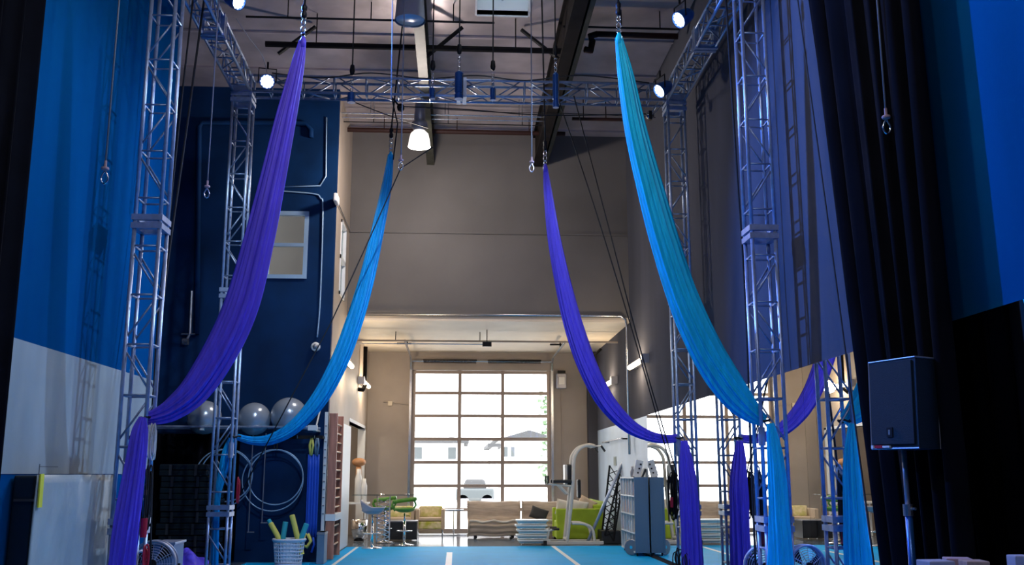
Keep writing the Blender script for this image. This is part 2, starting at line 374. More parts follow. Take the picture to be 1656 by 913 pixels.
# strip lamps
def strip(name_label, x, y, z, sgn):
    t = thing('wall_lamp', name_label, 'lamp', (x, y, z), 'strip lamps on the lounge walls')
    MB().b2((x, y-.66, z-.05), (x-sgn*.09, y+.66, z+.07)).b2((x, y-.78, z-.07), (x-sgn*.15, y-.66, z+.10)).build('housing', 'lamp_grey', t)
    MB().rod((x-sgn*.13, y-.64, z-.02), (x-sgn*.13, y+.64, z-.02), .05, 12).build('tube', 'tube_warm', t)
    l = bpy.data.lights.new('strip_light', 'POINT'); l.energy = 55; l.color = (1, .78, .52); l.shadow_soft_size = .15
    lo = bpy.data.objects.new('strip_light', l); COL.objects.link(lo); lo.location = (x-sgn*.32, y, z-.02)
for lab, px, py, X, sg in (('warm strip lamp on left lounge wall nearer the wall bars', 563, 585, XC, -1), ('warm strip lamp on left lounge wall nearer the glass door', 592, 620, XC, -1),
                           ('warm strip lamp on right wall nearer the silver towers', 1028, 587, XR, 1), ('warm strip lamp on right wall behind the purple silk', 982, 620, XR, 1)):
    q = atX(px, py, X-sg*.12); strip(lab, X, q.y, q.z, sg)
# door opener and switch box
q = atY(908, 616, YD-.14)
t = thing('door_opener', 'dark grey door opener box on the wall right of the glass door', 'door opener', (q.x, YD-.1, q.z-.22))
MB().box(q, (.26, .2, .4), bev=.03).box(q+Vector((0, .12, 0)), (.16, .04, .3)).build('housing', 'lamp_grey', t); MB().box(q+Vector((0, -.11, 0)), (.15, .03, .2), bev=.01).build('cover', 'white_plastic', t); MB().box(q+Vector((0, 0, .24)), (.2, .16, .07)).build('bracket', 'black_metal', t)
MB().rod(q+Vector((0, .08, -.2)), Vector((q.x, YD-.02, 1.2)), .012).build('conduit', 'taupe_paint', t)
q = atY(631, 652, YD-.03)
t = thing('switch_box', 'small cream junction box on the wall left of the glass door', 'switch', q); MB().box(q, (.12, .06, .12), bev=.01).build('box', 'cream_paint', t); MB().rod(q+Vector((-.18, 0, .04)), q+Vector((.5, 0, -.03)), .012).build('conduit', 'taupe_paint', t)
# mirror wall
mw = thing('wall_mirror', 'tall mirror panels along the right wall reflecting the glass door', 'mirror', (XR-.02, 12, .05))
y = 18.62
while y > 4.5:
    MB().b2((XR-.03, y-1.215, .06), (XR-.008, y, 2.6)).build('panel', 'mirror', mw); y -= 1.22
# sprinkler pipes and braces under the roof
def ceil_pipe(x0, x1, y, z, r, m, lab):
    a = atZ(x0, y, z); b = atZ(x1, y, z); yy = (a.y+b.y)/2
    t = thing('sprinkler_pipe', lab, 'pipe', ((a.x+b.x)/2, yy, z), 'pipes under the roof'); MB().rod((a.x, yy, z), (b.x, yy, z), r).build('pipe', m, t)
    h = MB(); k = 0
    for i in range(3):
        x = a.x+(b.x-a.x)*(i+.5)/3; h.rod((x, yy, z), (x, yy, ZC), .01, 5)
    h.build('hanger', m, t); return t
ceil_pipe(432, 915, 77, 8.25, .05, 'dark_beam', 'thick dark pipe under the roof behind the rig, the one with diagonal braces')
ceil_pipe(400, 800, 32, 8.5, .018, 'black_metal', 'thin dark pipe crossing the roof in front of the unlit lamp')
ceil_pipe(910, 1100, 45, 8.5, .018, 'black_metal', 'thin dark pipe right of the dark roof beam')
ceil_pipe(563, 915, 213, 8.5, .05, 'rust_pipe', 'dark pipe along the top of the big brown wall')
ceil_pipe(925, 1035, 193, 8.4, .035, 'rust_pipe', 'short dark pipe behind the cyan silk')
ceil_pipe(540, 900, 186, 8.45, .015, 'steel', 'thin pale conduit above the lit lamp, upper of three')
ceil_pipe(545, 905, 193, 8.4, .012, 'steel', 'thin pale conduit above the lit lamp, middle of three')
ceil_pipe(545, 905, 200, 8.42, .012, 'black_metal', 'thin dark conduit above the lit lamp, lowest of three')
def brace(p0, p1, z0, z1, lab):
    a = atZ(p0[0], p0[1], z0); b = atZ(p1[0], p1[1], z1); tag(MB().rod(a, b, .035, 6).build('roof_brace', 'black_metal'), lab, 'brace', 'diagonal roof braces')
brace((450, 87), (510, 43), 8.25, 8.75, 'black diagonal brace behind the knot of the left purple silk')
brace((688, 93), (748, 44), 8.25, 8.75, 'black diagonal brace left of the long blue hoist')
brace((843, 48), (903, 95), 8.75, 8.25, 'black diagonal brace left of the dark roof beam')
q = [atZ(946, 80, 8.2), atZ(955, 82, 8.2), atZ(958, 66, 8.4), atZ(955, 58, 8.45), atZ(966, 55, 8.45), atZ(1096, 59, 8.45)]
pipe([q[0], q[1], q[2], q[3], q[4]], .055, 'rust_pipe', 'rust red pipe elbow right of the dark roof beam')
pipe([q[4], q[5]], .05, 'rust_pipe', 'rust brown pipe behind the top of the cyan silk')
# outside
st('ground_outside', MB().b2((-40, 26.0, -.25), (50, 110, -.1)), 'ext_ground')
def house(x0, x1, ztop, Y, gable, lab, wins):
    h = thing('house', lab, 'house', ((x0+x1)/2, Y, 0), 'houses outside the glass door')
    MB().b2((x0, Y, -.1), (x1, Y+8, ztop)).build('wall', 'siding', h)
    if gable: MB().prism([(x0-.4, ztop), ((x0+x1)/2, ztop+gable), (x1+.4, ztop)], Y-.3, Y+8.3).build('roof', 'ext_roof', h)
    else: MB().b2((x0-.3, Y-.4, ztop), (x1+.3, Y+8.3, ztop+.18)).build('roof', 'ext_roof', h)
    for (a, b, c, d) in wins:
        f = MB().b2((a-.1, Y-.06, c-.1), (b+.1, Y-.01, d+.1)).build('window', 'white_paint', h)
        MB().b2((a, Y-.08, c), (b, Y-.06, d)).build('pane', 'ext_window', f)
def hx(px, Y): return atY(px, 760, Y).x
def hz(py, Y): return atY(740, py, Y).z
Y = 62
house(hx(600, Y), hx(750, Y), hz(716, Y), Y, 0, 'white single storey house seen through the left of the glass door', [(hx(669, Y), hx(682, Y), hz(742, Y), hz(723, Y)), (hx(724, Y), hx(737, Y), hz(742, Y), hz(723, Y))])
Y = 56
house(hx(797, Y), hx(805, Y), hz(722, Y), Y, 0, 'narrow grey building corner seen through the middle of the glass door', [])
Y = 66
house(hx(806, Y), hx(905, Y), hz(712, Y), Y, .7, 'white house with a low gable seen through the right of the glass door', [(hx(815, Y), hx(821, Y), hz(738, Y), hz(722, Y)), (hx(826, Y), hx(832, Y), hz(738, Y), hz(722, Y))])
Y = 50
t = thing('parked_car', 'pale parked car seen through the middle of the glass door', 'car', (hx(770, Y), Y, -.1))
cx = hx(768, Y)
MB().box((cx, Y, .5), (1.9, 1.6, .6), bev=.12).build('body', 'ext_window', t); MB().box((cx, Y, 1.0), (1.2, 1.4, .5), bev=.15, taper=.8).build('cabin', 'ext_roof', t)
for dx in (-.6, .6): MB().lathe((cx+dx, Y-.8, .2), [(0, 0), (.3, 0), (.3, .2), (0, .2)], 16, 'Y').build('wheel', 'lamp_grey', t)  # wheels coloured paler to imitate the overexposed haze outside
Y = 40
tr = thing('street_tree', 'leafy tree at the right edge of the glass door', 'tree', (hx(890, Y), Y, -.1)); rnd = random.Random(3)
lf = MB()
for k in range(240):
    p = Vector((hx(893, Y)+rnd.gauss(0, .22), Y+rnd.gauss(0, .3), 1.2+rnd.random()*3.6)); lf.box(p, (.18, .03, .13), rz=rnd.random()*6, rx=rnd.random()*6)
lf.build('foliage', 'leaf', tr); MB().tube([(hx(893, Y), Y, -.1), (hx(893, Y)+.05, Y, 2), (hx(892, Y), Y, 4)], [.08, .06, .03]).build('trunk', 'dark_beam', tr)
tag(MB().tube([(hx(640, 48), 48, hz(690, 48)), (hx(690, 48), 48, hz(699, 48)), (hx(730, 48), 48, hz(707, 48)), (hx(760, 48), 48, hz(711, 48))], .02, 5).build('power_line', 'lamp_grey'), 'overhead wire outside the left half of the glass door', 'wire')


# ================================================================== THE RIG
S = .127
def truss_seg(L, bays, flip=0, allf=False, chord_r=.021, web_r=.011):
    """one box truss along +Z from 0 to L: returns chord builders and web builder"""
    ch = []; cs = [(-S, -S), (S, -S), (S, S), (-S, S)]
    for x, y in cs: ch.append(MB().rod((x, y, 0), (x, y, L), chord_r, 12))
    w = MB(); h = L/bays
    for f in range(4):
        a = cs[f]; b = cs[(f+1) % 4]; ix = (-S if 0 else 0)
        ins = (.0)
        for k in range(bays):
            z = h*(k+.5)
            side = f in (1, 3)
            r = web_r*1.15 if side else web_r
            w.rod((a[0], a[1], z), (b[0], b[1], z), r, 6)
            if k < bays-1 and (allf or not side):
                z0, z1 = z+.06, z+h-.06
                A, B = (a, b) if (k+(1 if f in (2, 3) else 0)+flip) % 2 else (b, a)
                w.rod((A[0], A[1], z0), (B[0], B[1], z1), web_r, 6)
    return ch, w
def plate(z):
    m = MB(); t = .03
    for dz in (-.045, .045):
        for a, b in (((-S-t, -S-t), (S+t, -S+t)), ((-S-t, S-t), (S+t, S+t)), ((-S-t, -S+t), (-S+t, S-t)), ((S-t, -S+t), (S+t, S-t))):
            m.b2((a[0], a[1], z+dz-.03), (b[0], b[1], z+dz+.03))
    return m
SEG = 3.05; Z0 = 1.0; ZT = 7.1
def tower(x, y, lab, flip):
    t = thing('lattice_tower', lab, 'truss tower', (x, y, 0), 'aluminium towers of the rig')
    MB().box((x, y, .015), (.42, .42, .03), bev=.008).build('base_plate', 'alu_dark', t)
    for z0, L, b in ((.03, Z0-.03, 2), (Z0, SEG, 6), (Z0+SEG, SEG, 6)):
        seg = bpy.data.objects.new('tower_section', None); COL.objects.link(seg); seg.parent = t; seg.location = (0, 0, z0)
        ch, w = truss_seg(L, b, flip)
        for c in ch: c.build('chord', 'alu', seg, smooth=True, local=True)
        w.build('lacing', 'alu_dark', seg, smooth=True, local=True)
    for z in (Z0, Z0+SEG, ZT-.07): plate(z).build('joint_plate', 'alu', t, local=True)
    return t
TL = (-3.205, 10.08); TR = (3.265, 10.15); RL = (-3.265, 14.13); RR = (3.30, 14.13)
T1 = tower(*TL, 'tall silver lattice tower at front left with the purple silk tied to it', 0)
T2 = tower(*TR, 'silver lattice tower at front right, the cyan silk tied to it', 1)
T3 = tower(*RL, 'rear left silver lattice tower in front of the navy wall', 0)
T4 = tower(*RR, 'rear right silver lattice tower beside the mirror with a purple silk tied to it', 1)
ZB = ZT+.02+S
def htruss(a, b, lab, bays):
    a = Vector(a); b = Vector(b); L = (b-a).length
    t = thing('roof_truss', lab, 'truss', (a+b)/2, 'overhead trusses of the rig')
    rot = (b-a).normalized().to_track_quat('Z', 'Y').to_matrix().to_4x4(); mt = Matrix.Translation(a) @ rot
    ch, w = truss_seg(L, bays, 0, True)
    for q, nm in [(c, 'chord') for c in ch]+[(w, 'lacing')]:
        for v in q.bm.verts: v.co = mt @ v.co
        q.build(nm, 'alu' if nm == 'chord' else 'alu_dark', t, smooth=True)
    for k in range(1, max(2, int(round(L/3)))):
        q = plate(L*k/max(2, int(round(L/3))))
        for v in q.bm.verts: v.co = mt @ v.co
        q.build('joint_plate', 'alu', t)
    return t
for (x, y), lab in ((TL, 'front left'), (TR, 'front right'), (RL, 'rear left'), (RR, 'rear right')):
    t = thing('corner_block', 'square aluminium corner block on top of the %s tower' % lab, 'corner block', (x, y, ZT), 'corner blocks of the rig')
    m = MB(); r = .02
    for i in range(4):
        cs = [(-S, -S), (S, -S), (S, S), (-S, S)]; a = cs[i]; b = cs[(i+1) % 4]
        m.rod((x+a[0], y+a[1], ZT), (x+a[0], y+a[1], ZT+.04+2*S), r, 10)
        for z in (ZT+.02, ZT+.02+2*S): m.rod((x+a[0], y+a[1], z), (x+b[0], y+b[1], z), r, 10)
    m.build('frame', 'alu', t); p = MB(); p.b2((x-S, y-S-.02, ZT+.03), (x+S, y-S-.012, ZT+.03+.08)); p.build('plate', 'alu_dark', t)
htruss((RL[0]+S+.03, RL[1], ZB), (RR[0]-S-.03, RR[1], ZB), 'long overhead truss across the back of the rig', 13)
htruss((TL[0]+S+.03, TL[1], ZB), (TR[0]-S-.03, TR[1], ZB), 'overhead truss across the front of the rig above the picture', 13)
htruss((TL[0], TL[1]+S+.03, ZB), (RL[0], RL[1]-S-.03, ZB), 'overhead side truss above the left towers', 8)
htruss((TR[0], TR[1]+S+.03, ZB), (RR[0], RR[1]-S-.03, ZB), 'overhead side truss above the right towers', 8)
# ------------------------------------------------------------------ silks
def silk(rl, name_label, m, swag, Y, tail, Yt, anchor_rope, nf=9, tie=None):
    """swag / tail: (px, py, width px) -> a gathered cloth swept in depth Y"""
    t = thing('aerial_silk', name_label, 'aerial silk', atY(swag[-1][0], swag[-1][1], Y), 'hanging aerial silks')
    rnd = random.Random(int(swag[0][0])); ph = [rnd.random()*6 for _ in range(6)]
    def rip(nf, amp):
        def f(u, a):
            return 1+amp*(.55*(1-2*abs(math.sin(.5*(nf+2)*a+ph[0]+.5*math.sin(u*4+ph[1]))))+.35*math.sin((nf-4)*a+ph[2]+1.5*u)+.35*(1-2*abs(math.sin(.5*(2*nf+5)*a+ph[3]-u*1.6))))
        return f
    sp = smoothpath(swag, 10)
    pts = [atY(a, b, Y) for a, b, c in sp]; rs = []
    for i, (a, b, c) in enumerate(sp): rs.append(max(.008, c*.5*pxm(Y, pts[i].z)))
    MB().tube(pts, rs, 150, sq=.6, ripple=rip(nf, .27)).build('swag', m, t, smooth=True)
    sp = smoothpath(tail, 10)
    pts = [atY(a, b, Yt) for a, b, c in sp]; rs = [max(.008, c*.5*pxm(Yt)) for a, b, c in sp]
    pts += [Vector((pts[-1].x-.0, Yt, .06))]; rs += [rs[-1]*1.15]
    MB().tube(pts, rs, 150, sq=.75, ripple=rip(nf+1, .26)).build('tail', m, t, smooth=True)
    a = atY(swag[0][0], swag[0][1], Y)
    # knot, figure eight and carabiners of the anchor
    MB().tube([a+Vector((0, 0, -.08)), a+Vector((0, 0, .0)), a+Vector((0, 0, .05))], [.03, .035, .015], 12).build('knot', m, t, smooth=True)
    c = MB(); 
    for k, (dz, rr) in enumerate(((.07, .028), (.14, .035), (.22, .03))):
        c.tube([a+Vector((math.cos(q*PI/8)*rr*.7, (math.sin(q*PI/8)*.004), dz+math.sin(q*PI/8)*rr*1.35)) for q in range(16)], .006, 6, closed=True)
    c.build('carabiner', 'chrome', t, smooth=True)
    sw = MB().lathe(a+Vector((0, 0, .26)), [(0, 0), (.028, .01), (.032, .05), (.02, .09), (.03, .10), (.03, .14), (.012, .17), (0, .17)], 16); sw.build('swivel', 'black_metal', t, smooth=True)
    # the line that carries it
    top = anchor_rope
    r = tag(MB().tube([a+Vector((0, 0, .42)), top], .012, 8).build('rigging_rope', 'rope_black', smooth=True), 'black line from the roof down to the '+rl, 'rope', 'ropes of the rig')
    tp = atY(swag[-1][0], swag[-1][1], Y)
    MB().tube([tp+Vector((math.cos(q*PI/8)*.05, math.sin(q*PI/8)*.10, .0+.01*math.sin(q))) for q in range(16)], .012, 6, closed=True).build('tie_strap', 'rope_black', t, smooth=True)
    return t
silk('front left purple silk', 'purple silk draped to the front left tower, its tail hanging down the tower', 'silk_purple',
     [(490, 66, 10), (481, 110, 20), (463, 190, 30), (441, 290, 37), (418, 390, 44), (392, 490, 50), (360, 565, 50), (318, 630, 44), (282, 660, 34), (255, 672, 24), (236, 676, 18)], 10.02,
     [(231, 674, 10), (226, 700, 24), (219, 750, 30), (209, 820, 36), (202, 870, 37), (196, 913, 37)], 9.86, Vector((-1.62, 10.02, ZC)), 11)
silk('bright cyan silk at right', 'bright cyan silk draped to the front right tower, its tail beside the mirror', 'silk_cyan',
     [(1001, 60, 10), (1012, 120, 22), (1028, 210, 31), (1050, 300, 37), (1076, 395, 42), (1108, 490, 46), (1145, 570, 50), (1184, 630, 48), (1214, 664, 34), (1236, 680, 18)], 10.1,
     [(1246, 684, 11), (1251, 720, 20), (1255, 760, 26), (1259, 830, 31), (1262, 880, 36), (1263, 913, 39)], 9.9, Vector((1.72, 10.1, ZC)), 11)
silk('blue silk left of the lit lamp', 'blue silk draped to the rear left tower, tied left of the lit lamp', 'silk_blue',
     [(632, 250, 8), (625, 300, 14), (609, 375, 18), (592, 450, 21), (572, 520, 24), (548, 585, 25), (517, 643, 24), (478, 688, 20), (440, 709, 16), (410, 712, 12), (384, 706, 9)], 14.05,
     [(374, 708, 7), (367, 735, 15), (358, 772, 11), (352, 805, 8), (349, 860, 9), (347, 913, 10)], 14.2, Vector((-.86, 14.05, ZC)), 9)
silk('purple silk under the dark roof beam', 'purple silk draped from the dark roof beam to the rear right tower', 'silk_purple',
     [(882, 270, 6), (886, 310, 12), (896, 385, 19), (910, 455, 23), (928, 525, 27), (951, 590, 28), (980, 646, 27), (1013, 684, 22), (1045, 703, 16), (1075, 710, 13), (1098, 708, 12)], 14.05,
     [(1106, 712, 10), (1109, 745, 20), (1114, 790, 28), (1117, 850, 29), (1119, 913, 32)], 13.87, Vector((1.25, 14.05, ZC)), 9)
# ------------------------------------------------------------------ climbing rope ends with thimble eyes
def eye_rope(px, py0, pytop, Y, lab, m='rope_grey'):
    a = atY(px, py0, Y)
    t = thing('hanging_rope', lab, 'rope', a, 'thin ropes ending in a metal eye')
    L = ZC
    MB().tube([a+Vector((0, 0, .16)), Vector((a.x, Y, L))], .008, 6).build('line', m, t, smooth=True)
    MB().tube([a+Vector((math.sin(q*PI/8)*.03*(1-.5*max(0, math.cos(q*PI/8))), 0, .05+.055*math.cos(q*PI/8))) for q in range(16)], .008, 8, closed=True).build('thimble_eye', 'chrome', t, smooth=True)
    MB().lathe(a+Vector((0, 0, .12)), [(0, 0), (.03, .0), (.034, .01), (.03, .02), (0, .025)], 16).rod(a+Vector((0, 0, .14)), a+Vector((0, 0, .2)), .012).build('stopper', 'mauve_foam', t)
    return t
eye_rope(168, 296, 0, 8.2, 'leftmost hanging rope with metal eye, over the blue left wall')
eye_rope(334, 319, 0, 11.0, 'hanging rope with metal eye between the two left towers')
eye_rope(648, 274, 0, 12.4, 'pale hanging rope with metal eye beside the lit lamp')
eye_rope(860, 277, 0, 12.4, 'pale hanging rope with metal eye left of the dark roof beam')
eye_rope(1435, 215, 0, 7.0, 'hanging rope with metal eye in front of the black curtain')
# ------------------------------------------------------------------ hoists / weights
def hoist(px, py0, py1, wpx, Y, lab):
    b = atY(px, py1, Y); tz = atY(px, py0, Y).z; r = wpx*.5*pxm(Y, tz)
    t = thing('rope_hoist', lab, 'hoist', b, 'blue cylinders hung on the rig'); h = tz-b.z
    MB().lathe(b, [(0, 0), (r, 0), (r, h*.16), (r*.85, h*.18), (r*.85, h*.22), (r, h*.24), (r, h*.94), (r*.6, h), (0, h)], 20).build('body', 'hoist_blue', t)
    MB().rod(b+Vector((r*.8, -r*.5, h*.1)), b+Vector((r*.8, -r*.5, h*.9)), .012).build('rail', 'steel', t)
    c = MB()
    for k in range(3): c.tube([Vector((b.x+math.cos(q*PI/6)*.018, Y, tz+.05+k*.075+math.sin(q*PI/6)*.035)) for q in range(12)], .006, 6, closed=True)
    c.build('chain_link', 'chrome', t, smooth=True)
    MB().lathe((b.x, Y, tz+.27), [(0, 0), (.03, .02), (.04, .07), (.03, .16), (0, .18)], 12).build('pulley', 'black_metal', t, smooth=True)
    MB().rod((b.x, Y, tz+.44), (b.x, Y, ZC), .010, 6).build('line', 'rope_black', t)
hoist(742, 116, 160, 14, 13.75, 'long blue cylinder hung in front of the rear truss at its middle')
hoist(568, 150, 166, 13, 13.7, 'short blue cylinder under the rear truss near the blue facade')
hoist(699, 142, 160, 9, 13.9, 'small blue cylinder on the rear truss above the lit lamp')
hoist(797, 142, 162, 9, 13.9, 'small blue cylinder on the rear truss right of the long one')
hoist(899, 118, 174, 10, 13.7, 'blue cylinder on the rear truss at the dark roof beam')
# ------------------------------------------------------------------ ropes and cables strung through the rig
def rope(pts, r, m, lab, cat='cable', name='cable', sm=True, group='cables strung through the rig'):
    P = [tuple(atY(*p)) for p in pts]
    if sm and len(P) > 2: P = smoothpath(P, 6)
    return tag(MB().tube(P, r, 6).build(name, m, smooth=True), lab, cat, group)
rope([(636, 258, 13.9), (643, 200, 13.9), (634, 160, 13.9)], .01, 'rope_black', 'short black line from the rear truss to the knot of the blue silk', sm=False)
rope([(575, 166, 14.3), (630, 187, 14.6), (692, 207, 16.4)], .008, 'rope_black', 'black cable sloping from the rear truss towards the lit lamp')
rope([(646, 172, 13.9), (740, 176, 13.9), (880, 186, 14.0), (1052, 184, 14.0)], .009, 'rope_black', 'black cable running level below the rear truss to its pulley')
rope([(900, 152, 14.0), (960, 330, 14.0), (1030, 560, 14.0), (1092, 780, 14.0)], .009, 'rope_black', 'black line sloping down to the rear right tower, the left of two')
rope([(928, 155, 13.95), (985, 370, 13.95), (1040, 580, 13.95), (1096, 770, 13.95)], .009, 'rope_black', 'black line sloping down to the rear right tower, the right of two')
rope([(700, 238, 13.6), (648, 272, 13.6), (600, 380, 13.6), (536, 520, 13.7), (467, 650, 13.8), (388, 800, 14.0)], .009, 'rope_black', 'dark line sloping down from beside the lit lamp to the rear left tower', sm=False)
rope([(635, 0, 11), (633, 160, 11.6)], .006, 'rope_grey', 'thin line hanging from the roof left of the unlit lamp')
rope([(1174, 0, 10.6), (1190, 250, 10.6), (1205, 480, 10.6), (1213, 700, 10.5), (1222, 913, 10.4)], .013, 'rope_black', 'thick black cable hanging beside the front right tower')
rope([(330, 0, 11.4), (300, 220, 11.2), (272, 420, 11.0), (248, 640, 10.7), (232, 913, 10.5)], .014, 'rope_black', 'thick black cable hanging behind the front left tower, outer one')
rope([(312, 0, 11.0), (296, 140, 11.0), (276, 330, 10.9), (252, 560, 10.7), (243, 913, 10.5)], .011, 'rope_black', 'thick black cable hanging behind the front left tower, inner one')
rope([(440, 118, 14.0), (520, 126, 13.98), (600, 118, 13.98), (690, 127, 13.98), (770, 122, 13.98), (850, 130, 13.98), (940, 122, 13.98), (1050, 134, 13.98)], .011, 'black_rubber', 'black power cable looped along the rear truss')
rope([(382, 30, 11.6), (402, 60, 12.3), (424, 90, 13.2), (432, 118, 13.6)], .006, 'rope_grey', 'pale cable between the two spotlights on the left')
rope([(690, 175, 15.5), (800, 181, 15.5), (940, 184, 15.5), (1060, 190, 15.5)], .006, 'rope_black', 'thin wire running level behind the rear truss')
for px in (895, 965): pass
# pulley at the right end
q = atY(1051, 187, 13.95)
t = thing('pulley_block', 'small chrome pulley block below the rear truss at its right end', 'pulley', q)
MB().lathe(q, [(0, -.03), (.06, -.03), (.045, -.01), (.045, .01), (.06, .03), (0, .03)], 20, 'Y').build('wheel', 'chrome', t, smooth=True)
MB().rod(q, atY(1064, 166, 14.0), .012).rod(q+Vector((.03, 0, 0)), atY(1075, 166, 14.0), .009).build('shackle', 'steel', t); MB().box(q, (.05, .09, .14), bev=.01).build('cheek_plate', 'black_metal', t)
q = atY(648, 174, 13.95)
t = thing('pulley_block', 'small black pulley below the rear truss above the blue silk', 'pulley', q)
MB().lathe(q, [(0, -.03), (.055, -.03), (.04, 0), (.055, .03), (0, .03)], 20, 'Y').build('wheel', 'black_metal', t, smooth=True); MB().rod(q, atY(634, 158, 14.0), .014).build('strap', 'rope_black', t)
# spot lights of the rig
def par(c, aim, lab, power, col, r=.105, cone=70, blend=.6):
    c = Vector(c); d = (Vector(aim)-c).normalized()
    t = thing('spotlight', lab, 'spotlight', c, 'round LED spotlights on the rig')
    # housing opens towards d; lens in front
    MB().lathe(c, [(0, -.20), (r*.55, -.20), (r*.8, -.15), (r, -.05), (r*1.05, .02), (r*1.05, .035), (r*.95, .035), (r*.93, .01), (0, .01)], 28, d).build('housing', 'hoist_blue', t, smooth=False)
    e = MB(); up = d.to_track_quat('Z', 'Y').to_matrix()
    for n, rr in ((1, 0), (6, r*.38), (12, r*.72)):
        for k in range(n): e.lathe(c+up @ Vector((rr*math.cos(2*PI*k/n), rr*math.sin(2*PI*k/n), .012)), [(0, 0), (r*.19, 0), (r*.17, .008), (0, .012)], 10, d)
    e.build('lens', 'led_white', t)
    y = MB(); s = up @ Vector((1, 0, 0)); n = -d
    y.tube([c+s*(r+.02), c+s*(r+.02)+Vector((0, 0, .2)), c-s*(r+.02)+Vector((0, 0, .2)), c-s*(r+.02)], .01, 6).rod(c+Vector((0, 0, .2)), c+Vector((0, 0, .3)), .015).build('yoke', 'black_metal', t)
    l = bpy.data.lights.new('spot', 'SPOT'); l.energy = power; l.color = col; l.spot_size = math.radians(cone); l.spot_blend = blend; l.shadow_soft_size = .05
    o = bpy.data.objects.new('spot', l); COL.objects.link(o); o.location = c+d*.06; o.rotation_euler = d.to_track_quat('-Z', 'Y').to_euler()
    return t
pA = atY(432, 132, 13.55); pB = atY(384, 2, 11.5); pC = atY(1100, 31, 11.2); pD = atY(1068, 146, 13.2)
par(pA, (-.2, 0, 2.2), 'spotlight glowing blue white at the top of the rear left tower', 350, (.30, .60, 1.), cone=36)
par(pB, (3.6, 8.3, 3.4), 'spotlight at the top left edge of the picture on the left side truss', 3600, (.08, .24, 1.), cone=75)
par(pC, (-3.6, 8.9, 2.2), 'spotlight on the right side truss near the top of the picture', 620, (.55, .70, 1.), cone=62)
par(pD, (-3.4, 11.0, 2.0), 'spotlight at the top of the rear right tower', 1200, (.30, .50, 1.), cone=70)
par((-1.3, 10.0, 6.85), (-3.9, 17.8, 1.9), 'added fill spotlight under the front truss pointing at the ball rack', 700, (.60, .80, 1.), cone=50)  # added out of view to brighten the lower left
par((1.3, 10.0, 6.85), (1.2, 14.6, 3.0), 'added fill spotlight under the front truss pointing at the rear silks', 350, (.60, .80, 1.), cone=60)  # second added lamp out of view, fill for the rear silks
# high bay lamps
def highbay(px, py0, py1, wpx, Y, lab, lit):
    b = atY(px, py1, Y); tz = atY(px, py0, Y).z; r = wpx*.5*pxm(Y, b.z); h = tz-b.z
    t = thing('high_bay_lamp', lab, 'ceiling lamp', b, 'high bay lamps')
    if lit:
        MB().lathe(b, [(r, 0), (r*.98, h*.15), (r*.93, h*.4), (r*.8, h*.75), (r*.45, h*.98), (0, h), (0, h*.96), (r*.42, h*.94), (r*.76, h*.73), (r*.9, h*.4), (r*.95, .0)], 32).build('shade', 'dome_lit', t, smooth=True)
        MB().lathe(b+Vector((0, 0, h)), [(r*.5, -.02), (r*.75, .06), (r*.7, .14), (r*.4, .16), (r*.5, .2), (r*.45, .5), (r*.2, .55), (0, .55)], 24).build('gear_housing', 'lamp_grey', t, smooth=True)
        MB().rod(b+Vector((0, 0, h+.5)), (b.x, Y, ZC-.7), .012).build('hanger', 'steel', t)
    else:
        MB().lathe(b, [(r, 0), (r*.97, h*.05), (r*.86, h*.75), (r*.5, h), (0, h), (0, h*.97), (r*.46, h*.95), (r*.8, h*.7), (r*.93, .02)], 32).build('shade', 'lamp_grey', t, smooth=True)
        MB().lathe(b+Vector((0, 0, .02)), [(0, 0), (r*.92, 0), (r*.9, .015), (0, .02)], 32).build('lens', 'white_plastic', t, smooth=True)
        MB().lathe(b+Vector((0, 0, h)), [(r*.45, 0), (r*.45, .25), (r*.2, .3), (0, .3)], 24).build('gear_housing', 'lamp_grey', t, smooth=True)
        MB().rod(b+Vector((0, 0, h+.2)), (b.x, Y, ZC), .012).build('hanger', 'steel', t)
    return b, h
b, h = highbay(678, 210, 237, 36, 16.9, 'lit white dome lamp hanging under the pale roof beam', True)
l = bpy.data.lights.new('lamp_light', 'POINT'); l.energy = 400; l.color = (1, .88, .80); l.shadow_soft_size = .12; o = bpy.data.objects.new('lamp_light', l); COL.objects.link(o); o.location = b-Vector((0, 0, .12))
highbay(663, -18, 34, 50, 12.7, 'unlit grey high bay lamp at the top of the picture', False)
# unseen fill lamps, added above the near end to brighten the hall
def hall_fill_lamp(x, y, e, c):
    z = 7.6; t = thing('high_bay_lamp', 'unseen round fill lamp added over the near end of the hall', 'ceiling lamp', (x, y, z), 'added fill lamps over the near end of the hall')
    MB().lathe((x, y, z), [(.25, 0), (.24, .1), (.12, .3), (0, .3)], 24).build('shade', 'lamp_grey', t); MB().lathe((x, y, z+.02), [(0, 0), (.2, 0), (.2, .01), (0, .01)], 24).build('lens', 'dome_lit', t); MB().rod((x, y, z+.3), (x, y, ZC), .012).build('hanger', 'steel', t)
    l = bpy.data.lights.new('hall_fill_light', 'POINT'); l.shadow_soft_size = .2; l.energy = e; l.color = c; o = bpy.data.objects.new('hall_fill_light', l); COL.objects.link(o); o.location = (x, y, z-.03)
for x, y, e in ((-.6, 2.0, 230), (.9, 2.0, 230), (-.1, 7.5, 240)): hall_fill_lamp(x, y, e, (.97, .92, .92))
